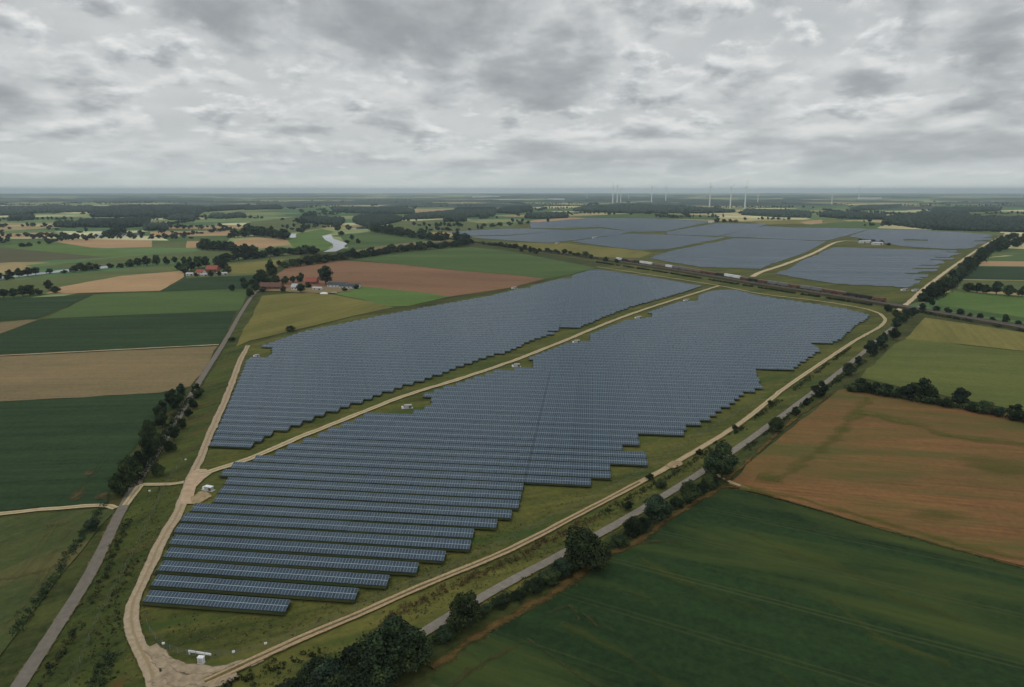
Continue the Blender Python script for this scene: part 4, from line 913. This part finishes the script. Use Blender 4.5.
# ------------------------------------------------------------------ buildings
RED = flat_mat('red_tiles', alb((126, 74, 64)), .8, .2, 0, .25, .8); BRN = flat_mat('brown_tiles', alb((86, 66, 60)), .8, .2, 0, .2, .8)
DKR = flat_mat('dark_sheet_roof', alb((50, 56, 60)), .6, .3, 0, .2, .6); WHT = flat_mat('white_render', (.62, .62, .60), .8, .2, 0, .08, .8)
BRK = flat_mat('brick', alb((110, 74, 62)), .9, .2, 0, .2, 1.2); GLS = flat_mat('dark_glass', (.03, .035, .04), .15, .6, 0, .2, 1)
GRY = flat_mat('grey_roof', (.42, .43, .44), .6, .3, 0, .1, .6); DRK = flat_mat('dark_door', (.06, .065, .06), .7, .3, 0, .2, 1)
WMET = flat_mat('white_metal', (.78, .79, .79), .45, .4, 0, .06, .8)
def gable(name, xy, L_, W_, hw, hr, rz, wall, roof, label, cat, group=None, windows=4, doors=1, chimney=False):
    r = thing(name, (xy[0], xy[1], 0), label, cat, group, rz)
    m = MB().box((0, 0, hw / 2), (L_, W_, hw))
    for s in (-1, 1):
        x = s * (L_ / 2 - .01); m.face([(x, -W_ / 2, hw), (x, W_ / 2, hw), (x, 0, hw + hr)])
    m.build('wall', wall, r)
    rb = MB(); e = .6; k = hr / (W_ / 2); x0, x1 = -L_ / 2 - .5, L_ / 2 + .5
    for s in (-1, 1):
        y = s * (W_ / 2 + e); z = hw - e * k; zr = hw + hr + .05; n = np.array((0, s * hr, W_ / 2)); n = n / np.linalg.norm(n) * .18
        q = [(x0, y, z), (x1, y, z), (x1, 0, zr), (x0, 0, zr)]; t = [tuple(np.array(p) + n) for p in q]
        rb.face(q); rb.face(t)
        for a, b in ((0, 1), (1, 2), (2, 3), (3, 0)): rb.face([q[a], q[b], t[b], t[a]])
    ro = rb.build('roof', roof, r)
    if chimney: MB().box((L_ * .2, 0, hw + hr + .4), (.8, .8, 1.6)).build('chimney', BRK, ro)
    for i in range(windows):
        for s in (-1, 1):
            x = (i + .5) / windows * L_ - L_ / 2
            wn = MB().box((x, s * (W_ / 2 + .03), hw * .55), (1.3, .1, 1.2)).build('window', GLS, r)
    for i in range(doors):
        MB().box((L_ * (.32 - .3 * i), -W_ / 2 - .04, hw * .4), (2.6, .12, hw * .8)).build('door', DRK, r)
    return r
# farm with brown and red roofs (middle)
g_ = G
gable('barn', g_(272,289), 26, 11, 4.0, 4.2, R(-3), BRK, BRN, 'long barn with red-brown roof, leftmost of the farmyard beside the lane', 'barn', windows=5)
gable('farmhouse', g_(297,290), 11, 9, 4.5, 3.4, R(-8), WHT, GRY, 'pale farmhouse behind the round bushy tree in the farmyard', 'house', windows=3, chimney=True)
gable('farmhouse', g_(312,284), 15, 10, 4.0, 4.4, R(-5), BRK, RED, 'red-roofed farmhouse just left of the big lone tree', 'house', windows=4, chimney=True)
gable('shed', g_(318,290), 12, 6, 2.8, 1.2, R(-15), WHT, GRY, 'low white shed in front of the red-roofed farmhouse', 'shed', windows=2)
gable('barn', g_(338,287), 24, 12, 3.6, 2.6, R(-12), WHT, DKR, 'dark-roofed barn with white walls right of the lone tree', 'barn', windows=5)
gable('barn', g_(350,288), 24, 12, 3.2, 2.4, R(-2), WHT, DKR, 'rightmost dark-roofed livestock shed of the farmyard', 'barn', windows=5)
sheet('farmyard', [(262,291),(300,287),(345,288),(352,291),(330,294),(300,293)], M['tan_green'], .4)
def mound(name, xy, rx, ry, h, mat, label, cat, rz=0):
    mb = MB(); g = random.Random(5); n, m_ = 16, 6
    for i in range(m_):
        a = i / (m_ - 1) * math.pi / 2
        for k in range(n):
            b = 2 * math.pi * k / n; j = 1 + g.uniform(-.08, .08); mb.v.append((rx * math.cos(a) * math.cos(b) * j, ry * math.cos(a) * math.sin(b) * j, h * math.sin(a) * j))
    for i in range(m_ - 1):
        for k in range(n): mb.f.append((i * n + k, i * n + (k + 1) % n, (i + 1) * n + (k + 1) % n, (i + 1) * n + k)); mb.m.append(0)
    o = mb.build(name, mat, None, (xy[0], xy[1], 0)); o.rotation_euler.z = rz; return tag(o, label, cat)
mound('silage_heap', g_(324,294), 5, 3, 2.2, WMET, 'white sheeted silage heap in front of the red-roofed house', 'silage heap')
mound('silage_heap', g_(334,293), 4, 2, 1.4, GRY, 'small pale sheeted heap in front of the dark-roofed barn', 'silage heap')
tree_line([(232,291,9,9),(243,283,10,8),(252,285,9,8)], 'trees where the lane enters the farm', '%s tree from the left beside the lane into the farm')
tree_line([(250,297,10,11),(256,292,11,11),(262,281,18,17),(271,279,19,26),(276,284,14,12),(286,284,14,10),(301,293,16,11),(301,282,12,13),(326,285,27,24),(293,283,11,9),(246,289,11,12),(258,286,14,16),(266,285,14,14),(284,292,9,7),(264,292,9,7),(308,288,9,8),(344,291,8,5),(357,289,8,6)], 'farmyard trees', '%s tree among the buildings of the farm by the lane')
tree_line([(279,266,13,9),(285,267,12,8)], 'bushes left of the brown field', '%s bush at the left tip of the brown field')
# red-roofed farm
gable('farmhouse', g_(213,272), 17, 11, 5, 5, R(-4), BRK, RED, 'large red-roofed farmhouse among trees beyond the dark green field', 'house', windows=4, chimney=True)
gable('farmhouse', g_(201,274), 12, 9, 3.2, 3.4, R(-10), WHT, RED, 'lower red-roofed annex left of the large farmhouse', 'house', windows=3)
gable('shed', g_(190,275.5), 9, 6, 2.8, 1.6, R(8), WHT, GRY, 'white shed at the left of the red-roofed farm', 'shed', windows=2)
gable('shed', g_(204,276), 8, 5, 2.6, 1.2, R(20), WHT, GRY, 'white shed in front of the red-roofed annex', 'shed', windows=2)
gable('shed', g_(222,275), 14, 6, 2.6, 1.4, R(30), WHT, GRY, 'pale low shed right of the large red-roofed farmhouse', 'shed', windows=2)
tree_line([(186,273,17,15),(191,271,19,20),(199,268,20,20),(206,268,18,18),(217,268,18,17),(224,269,18,16),(228,273,14,11),(211,277,11,9),(196,277,8,6),(180,270,14,13),(219,276,9,7)], 'trees around the red-roofed farm', '%s tree from the left around the red-roofed farm')
# far farm left
for x, y, L_, lb in ((103,236.5,26,'leftmost pale shed of the far left farm'), (121,236.3,34,'middle shed of the far left farm'), (135,236.2,30,'rightmost shed of the far left farm')):
    gable('shed', g_(x, y), L_, 14, 4, 4, R(-4), WHT, DKR if x > 110 else GRY, lb, 'shed', windows=3)
tree_line([(109,237,24,17),(114,236.5,22,18),(124,235.5,24,18),(130,236,16,13),(141,235.5,20,15),(118,235.5,18,18)], 'trees at the far left farm', '%s tree at the farm on the far left pasture')
# works yard among the far panels
for x, y, L_, lb in ((862,243.2,14,'leftmost white building in the yard among the far panels'), (877,244.8,22,'largest white building in the yard among the far panels'), (868,243,10,'small white building, middle of the far panel yard')):
    gable('works_building', g_(x, y), L_, 10, 4.5, 2, R(-6), WHT, GRY, lb, 'building', windows=2)
tree_line([(860,242.2,14,8),(873,243,14,9),(881,244,13,9),(889,245.4,12,6)], 'trees at the works yard', '%s tree from the left in the works yard among the far panels')
gable('works_building', g_(711,223), 20, 12, 5, 3, R(-5), WHT, GRY, 'white building beside dark trees behind the far panels', 'building', windows=2)
gable('farmhouse', g_(367,223), 26, 14, 5, 4, R(10), WHT, DKR, 'far pale house in the dark wood behind the river bend', 'house', windows=2)
gable('farmhouse', g_(244,208), 60, 26, 8, 6, R(0), WHT, GRY, 'hazy white hall on the far left plain', 'building', windows=2)
gable('greenhouse', g_(486,197.6), 480, 90, 22, 4, R(0), WHT, GRY, 'long white hall low on the middle horizon', 'building', windows=2)
gable('greenhouse', g_(869,199), 330, 90, 20, 4, R(0), WHT, GRY, 'long white hall low on the right horizon', 'building', windows=2)
gable('greenhouse', g_(556,200), 220, 70, 16, 4, R(0), WHT, GRY, 'white hall left of the wind turbines', 'building', windows=2)

build_trees()
# transformer stations on the farm
GWH = flat_mat('greyish_white_panel', (.42, .42, .41), .6, .3, 0, .15, .8)
def station(x, y, rz, label, s=1.0):
    r = thing('transformer_station', (*G(x, y), .0), label, 'transformer', 'white transformer stations', rz, (s * .72, s * .72, s * .72))
    MB().box((0, 0, 1.35), (5.6, 2.5, 2.5)).build('housing', GWH, r)
    MB().box((0, 0, 2.70), (6.0, 2.9, .2)).build('roof', WMET if x < 230 else GWH, r)
    for xx in (1.2, 2.2): MB().box((xx, -1.28, 1.15), (.9, .06, 1.9)).build('door', DRK, r)
    MB().box((-4.4, .4, .9), (1.8, 1.8, 1.6), 0, .9).build('transformer_tank', WMET, r)
    MB().box((-.6, 0, .06), (9.4, 3.6, .12)).build('base_slab', GRY, r)
    return r
station(209, 490, R(-20), 'white transformer station beside the sandy junction left of the panels', .85)
station(257, 356.5, R(-5), 'white transformer station at the left edge of the left block', .75)
station(408, 408, R(10), 'white transformer station nearest the middle of the farm track', .95)
station(517, 366.5, R(10), 'white transformer station on the track, second along from the junction', .95)
station(577, 342.5, R(10), 'white transformer station on the track, third along from the junction', 1.0)
station(639, 318.5, R(10), 'white transformer station on the track, fourth along from the junction', 1.1)
station(687, 301, R(10), 'white transformer station nearest the railway end of the track', 1.1)
station(515, 288.6, R(-10), 'white transformer station under the brown field corner', 1.2)
station(905, 290.5, R(-6), 'white transformer station at the front right far block', 1.3)
station(916, 291.2, R(-6), 'long low white station beside the far right track', 1.3)
station(595.5, 238.2, R(5), 'white transformer station between the left far panel sheets', 2.2)
station(558, 243.6, R(5), 'white transformer station on the grass before the far panels', 1.6)

# gate, cabinets, posts, fences
gx = G(200, 656)
r = thing('sliding_gate', (gx[0], gx[1], 0), 'long white gate beam at the bottom corner of the solar farm', 'gate', None, R(-12))
MB().box((0, 0, 1.0), (6.8, .25, .5)).build('beam', WMET, r); MB().box((-3.1, 0, .5), (.3, .3, 1.0)).build('gate_post', WMET, r); MB().box((3.1, 0, .4), (.16, .16, .8)).build('gate_post', STEEL, r)
gb = MB()
for i in range(16): gb.box((-2.9 + i * .39, .1, .42), (.05, .05, .8))
gb.build('gate_bars', STEEL, r)
cx_ = G(201.5, 663); r = thing('control_cabinet', (cx_[0], cx_[1], 0), 'white control cabinet in front of the gate beam', 'cabinet', None, R(-8))
MB().box((0, 0, .95), (1.5, .9, 1.7)).build('housing', WMET, r); MB().box((0, 0, 1.85), (1.7, 1.1, .1)).build('roof', WMET, r); MB().box((0, -.46, .95), (1.2, .04, 1.3)).build('door', GRY, r); MB().box((0, 0, .05), (1.8, 1.2, .1)).build('base_slab', GRY, r)
def marker(x, y, h, label):
    p = G(x, y); r = thing('marker_post', (p[0], p[1], 0), label, 'post', 'white marker posts')
    MB().tube([(0, 0, 0), (0, 0, h)], [.08, .07], 8).build('post', STEEL, r); MB().box((0, 0, h + .25), (.7, .25, .5), R(15)).build('marker_head', WMET, r)
marker(150, 495, 1.6, 'white-headed post below the short sandy drive'); marker(158, 477, 1.6, 'white-headed post above the short sandy drive')
marker(164, 649, 1.5, 'white-headed post left of the gate beam'); marker(234, 656.5, 1.2, 'white-headed post right of the gate beam'); marker(266, 648, 1.2, 'white-headed post on the fence further right of the gate')
marker(186, 463, 1.5, 'white-headed post on the grass left of the sandy track')
FENCE = flat_mat('fence_wire', (.26, .27, .26), .5, .4, .2, .1, 2)
def fence(px, label, step=7.5, h=2.0):
    ln = smooth_line([G(*p) for p in px], step); r = thing('wire_fence', (ln[0][0], ln[0][1], 0), label, 'fence', 'perimeter fences')
    q = [np.array((p[0] - ln[0][0], p[1] - ln[0][1])) for p in ln]; wb = MB()
    pm = MB().box((0, 0, h / 2), (.07, .07, h)).mesh('fence_post', FENCE)
    sk = max(1, math.ceil(len(q) / 95))
    for i, p in enumerate(q):
        if i % sk == 0: obj('fence_post', pm, r, (p[0], p[1], 0))
        if i:
            a = q[i - 1]
            for z in (.1, .35, .6, .85, 1.1, 1.35, 1.6, 1.85, h - .02):
                wb.face([(a[0], a[1], z), (p[0], p[1], z), (p[0], p[1], z + .028), (a[0], a[1], z + .028)])
    wb.build('wire', FENCE, r)
fence([(146,618),(150,632),(163,647),(178,654),(196,656)], 'short fence curving from the sandy bend to the gate')
fence([(205,657),(234,656),(266,648),(330,622),(400,590),(440,574),(500,545),(560,516),(640,474),(700,436),(760,400)], 'long wire fence between front panels and perimeter track')
fence([(182,462),(166,486),(150,520),(120,580),(98,620),(70,690)], 'wire fence along the grass strip between lane and sandy track')

# ------------------------------------------------------------------ freight train
BODY = {'rust': flat_mat('rust_wagon', (.17, .08, .055), .8, .2, 0, .3, .6), 'dark': flat_mat('dark_wagon', (.045, .04, .042), .8, .2, 0, .3, .6), 'white': flat_mat('white_wagon', (.78, .79, .78), .6, .3, 0, .08, .6), 'grey': flat_mat('grey_wagon', (.21, .21, .20), .7, .3, 0, .15, .6), 'tan': flat_mat('tan_cargo', (.26, .20, .15), .9, .1, 0, .3, .8)}
UND = flat_mat('underframe', (.03, .03, .03), .8, .2, 0, .2, 1)
def wagon_proto(kind, L_):
    r = thing('freight_wagon', (0, 0, 0), '', 'wagon', 'wagons of the freight train')
    MB().box((0, 0, 1.0), (L_ - .6, 2.3, .3)).build('underframe', UND, r)
    for s in (-1, 1):
        b = MB().box((s * (L_ / 2 - 2.6), 0, .62), (2.6, 1.9, .35))
        for wx in (-.9, .9):
            for wy in (-.75, .75): b.tube([(s * (L_ / 2 - 2.6) + wx, wy - .07, .46), (s * (L_ / 2 - 2.6) + wx, wy + .07, .46)], [.45, .45], 12)
        b.build('bogie', UND, r)
    m = BODY[kind]
    if kind in ('rust', 'dark'):                                    # open hopper with ribs and a heaped load
        b = MB().box((0, 0, 2.3), (L_ - 1.2, 2.5, 2.3), 0, 1.12)
        for i in range(9):
            x = -L_ / 2 + 1 + i * (L_ - 2) / 8
            for s in (-1, 1): b.box((x, s * 1.38, 2.4), (.14, .16, 2.3))
        b.build('body', m, r)
        ld = MB()
        for i in range(5): ld.box((-L_ / 2 + 2 + i * (L_ - 4) / 4, 0, 3.6), ((L_ - 2) / 5.2, 2.2, .5), 0, .55)
        ld.build('load', BODY['tan' if kind == 'rust' else 'dark'], r)
    elif kind == 'tank':
        pass
    else:                                                           # closed container or covered wagon
        b = MB().box((0, 0, 2.6), (L_ - 1.0, 2.7, 2.8))
        for i in range(14):
            x = -L_ / 2 + .9 + i * (L_ - 1.8) / 13
            for s in (-1, 1): b.box((x, s * 1.39, 2.6), (.1, .1, 2.6))
        b.build('body', m, r); MB().box((0, 0, 4.06), (L_ - .9, 2.8, .14)).build('roof', m, r)
    return r
train_line = offset_line(smooth_line([np.array(G(*p)) for p in RAIL], 2.0), 2.15)
cum = [0.0]
for i in range(1, len(train_line)): cum.append(cum[-1] + float(np.linalg.norm(train_line[i] - train_line[i - 1])))
def at_s(s):
    i = int(np.searchsorted(cum, s)); i = max(1, min(i, len(cum) - 1)); f = (s - cum[i - 1]) / (cum[i] - cum[i - 1] + 1e-9)
    a, b = train_line[i - 1], train_line[i]; return a + (b - a) * f, math.atan2(b[1] - a[1], b[0] - a[0])
def s_of(px):
    p = np.array(G(*px)); return cum[int(np.argmin([np.linalg.norm(q - p) for q in train_line]))]
s0, s1 = s_of((617, 261)), s_of((882, 303)); WL = 16.5; nW = int((s1 - s0) / WL)
# colours read along the train, left to right
pat = {617: 'white', 648: 'white', 658: 'tan', 667: 'white', 681: 'grey', 694: 'tan', 706: 'rust', 727: 'white', 737: 'white', 752: 'dark', 766: 'rust', 778: 'grey', 790: 'rust', 800: 'dark', 808: 'grey', 818: 'grey', 832: 'rust', 845: 'rust', 857: 'dark'}
protos = {}
WN = {'white': 'white covered wagon', 'tan': 'tan container wagon', 'grey': 'grey covered wagon', 'rust': 'rust-brown open wagon with tan load', 'dark': 'dark open wagon'}
for i in range(nW):
    s = s0 + (i + .5) * WL; p, a = at_s(s)
    # pixel column of the wagon decides its colour
    zc = (p[1] * math.cos(PITCH) + H * math.sin(PITCH)); pxx = 512 + F * p[0] / zc
    kx = min(pat, key=lambda k: abs(k - pxx)); kd = pat[kx] if abs(kx - pxx) < 6 else ('dark' if i % 2 else 'rust')
    if kd not in protos: o = protos[kd] = wagon_proto(kd, WL - .7)
    else: o = copy_tree(protos[kd])
    o.location = (p[0], p[1], 1.98); o.rotation_euler = (0, 0, a); o.scale = (1, 1.1, 1.12)
    o['label'] = '%s, %s from the left end of the freight train' % (WN[kd], ordinal(i + 1))
p, a = at_s(s0 + nW * WL + 9)
lo = thing('locomotive', (p[0], p[1], 1.98), 'dark locomotive at the right end of the freight train', 'locomotive', None, a)
MB().box((0, 0, 1.0), (17.5, 2.6, .35)).build('underframe', UND, lo)
MB().box((-1.2, 0, 2.4), (12, 2.3, 2.4), 0, .94).build('engine_hood', BODY['rust'], lo)
cb = MB().box((6.4, 0, 2.75), (3.0, 2.8, 3.1), 0, .93).build('cab', BODY['rust'], lo)
MB().box((7.86, 0, 3.3), (.12, 2.2, .9)).build('windscreen', GLS, cb)
for s in (-1, 1):
    b = MB().box((s * 5.6, 0, .62), (3.6, 2.0, .4))
    for wx in (-1.2, 0, 1.2):
        for wy in (-.75, .75): b.tube([(s * 5.6 + wx, wy - .07, .5), (s * 5.6 + wx, wy + .07, .5)], [.48, .48], 12)
    b.build('bogie', UND, lo)

# ------------------------------------------------------------------ wind turbines
def turbine(x, ybase, ytop, label, spin, yaw):
    p = G(x, ybase); dd = math.hypot(*p)
    hub = min(162.0, H + (YH - ytop) / F * p[1] * .96)
    r = thing('wind_turbine', (p[0], p[1], 0), label, 'wind turbine', 'wind turbines on the horizon', yaw)
    k = hub / 130.0
    MB().tube([(0, 0, 0), (0, 0, hub * .5), (0, 0, hub)], [4.2 * k, 3.4 * k, 2.3 * k], 12).build('tower', WMET, r)
    MB().box((0, 1.5 * k, hub + 1.5 * k), (3.6 * k, 10 * k, 3.8 * k)).build('nacelle', WMET, r)
    hb = MB().tube([(0, -3.6 * k, hub + 1.5 * k), (0, -5.0 * k, hub + 1.5 * k), (0, -6.4 * k, hub + 1.5 * k)], [1.7 * k, 1.6 * k, .5 * k], 10).build('hub', WMET, r)
    R_ = min(50 * k, 201.0 - hub)
    for q in range(3):
        a = spin + q * 2 * math.pi / 3; m = MB(); pr = [(1.0, 1.2, .9), (5, 2.1, .6), (14, 3.0, .4), (30, 2.0, .25), (R_ / k, .5, .1)]
        for i, (rr_, ch, th) in enumerate(pr):
            for cx2, ty in ((-.4, -.5), (.6, -.5), (.6, .5), (-.4, .5)):
                lx, lz = cx2 * ch * k, rr_ * k
                m.v.append((lx * math.cos(a) + lz * math.sin(a), -5.0 * k + ty * th * k, hub + 1.5 * k - lx * math.sin(a) + lz * math.cos(a)))
            if i:
                for e in range(4): m.f.append(((i - 1) * 4 + e, (i - 1) * 4 + (e + 1) % 4, i * 4 + (e + 1) % 4, i * 4 + e)); m.m.append(0)
        m.f.append((16, 17, 18, 19)); m.m.append(0)
        m.build('blade', WMET, r)
TURB = [(587,199,192,'faint turbine furthest left'),(612.7,203.4,185.5,'first turbine of the close trio'),(617,203.2,186,'middle turbine of the close trio'),(620.6,203,188.5,'last turbine of the close trio'),
        (628.5,199.5,193,'faint turbine just right of the close trio'),(651.4,203.6,187,'left turbine of the pair right of the trio'),(665.6,201.4,186.5,'right turbine of the pair right of the trio'),
        (709.2,210.5,187,'tallest nearest turbine in the middle'),(730,208.3,187.5,'turbine right of the tallest one'),(744.6,209,187,'second turbine right of the tallest one'),(757.6,203.5,192.5,'small faint turbine right of the tall ones'),
        (831.5,205,193,'turbine left of the right-hand white hall'),(858.5,199.5,187,'turbine above the right-hand white hall'),(889,197.5,191,'small faint turbine right of the white hall'),(1021,198.5,192.5,'faint turbine at the right edge')]
for i, (x, yb, yt, lb) in enumerate(TURB): turbine(x, yb, yt, 'white ' + lb if not lb.startswith('small') else lb, .4 + i * 1.37, R(20 + 9 * (i % 4)))
print('trees', TCOUNT[0])

# ------------------------------------------------------------------ haze
HAZE_DENS = 5.4e-5
hm = bpy.data.materials.new('haze'); hm.use_nodes = True; t = hm.node_tree
for n in list(t.nodes): t.nodes.remove(n)
pv = nd(t, 'ShaderNodeVolumePrincipled'); pv.inputs['Color'].default_value = (.74, .92, 1.0, 1); pv.inputs['Density'].default_value = HAZE_DENS; pv.inputs['Anisotropy'].default_value = .25
mo = nd(t, 'ShaderNodeOutputMaterial'); t.links.new(pv.outputs[0], mo.inputs['Volume'])
o = MB().box((0, 14600, 102.5), (68600, 35600, 207)).build('haze', hm)
tag(o, 'pale blue-grey haze over the far plain', 'haze', None, 'stuff')
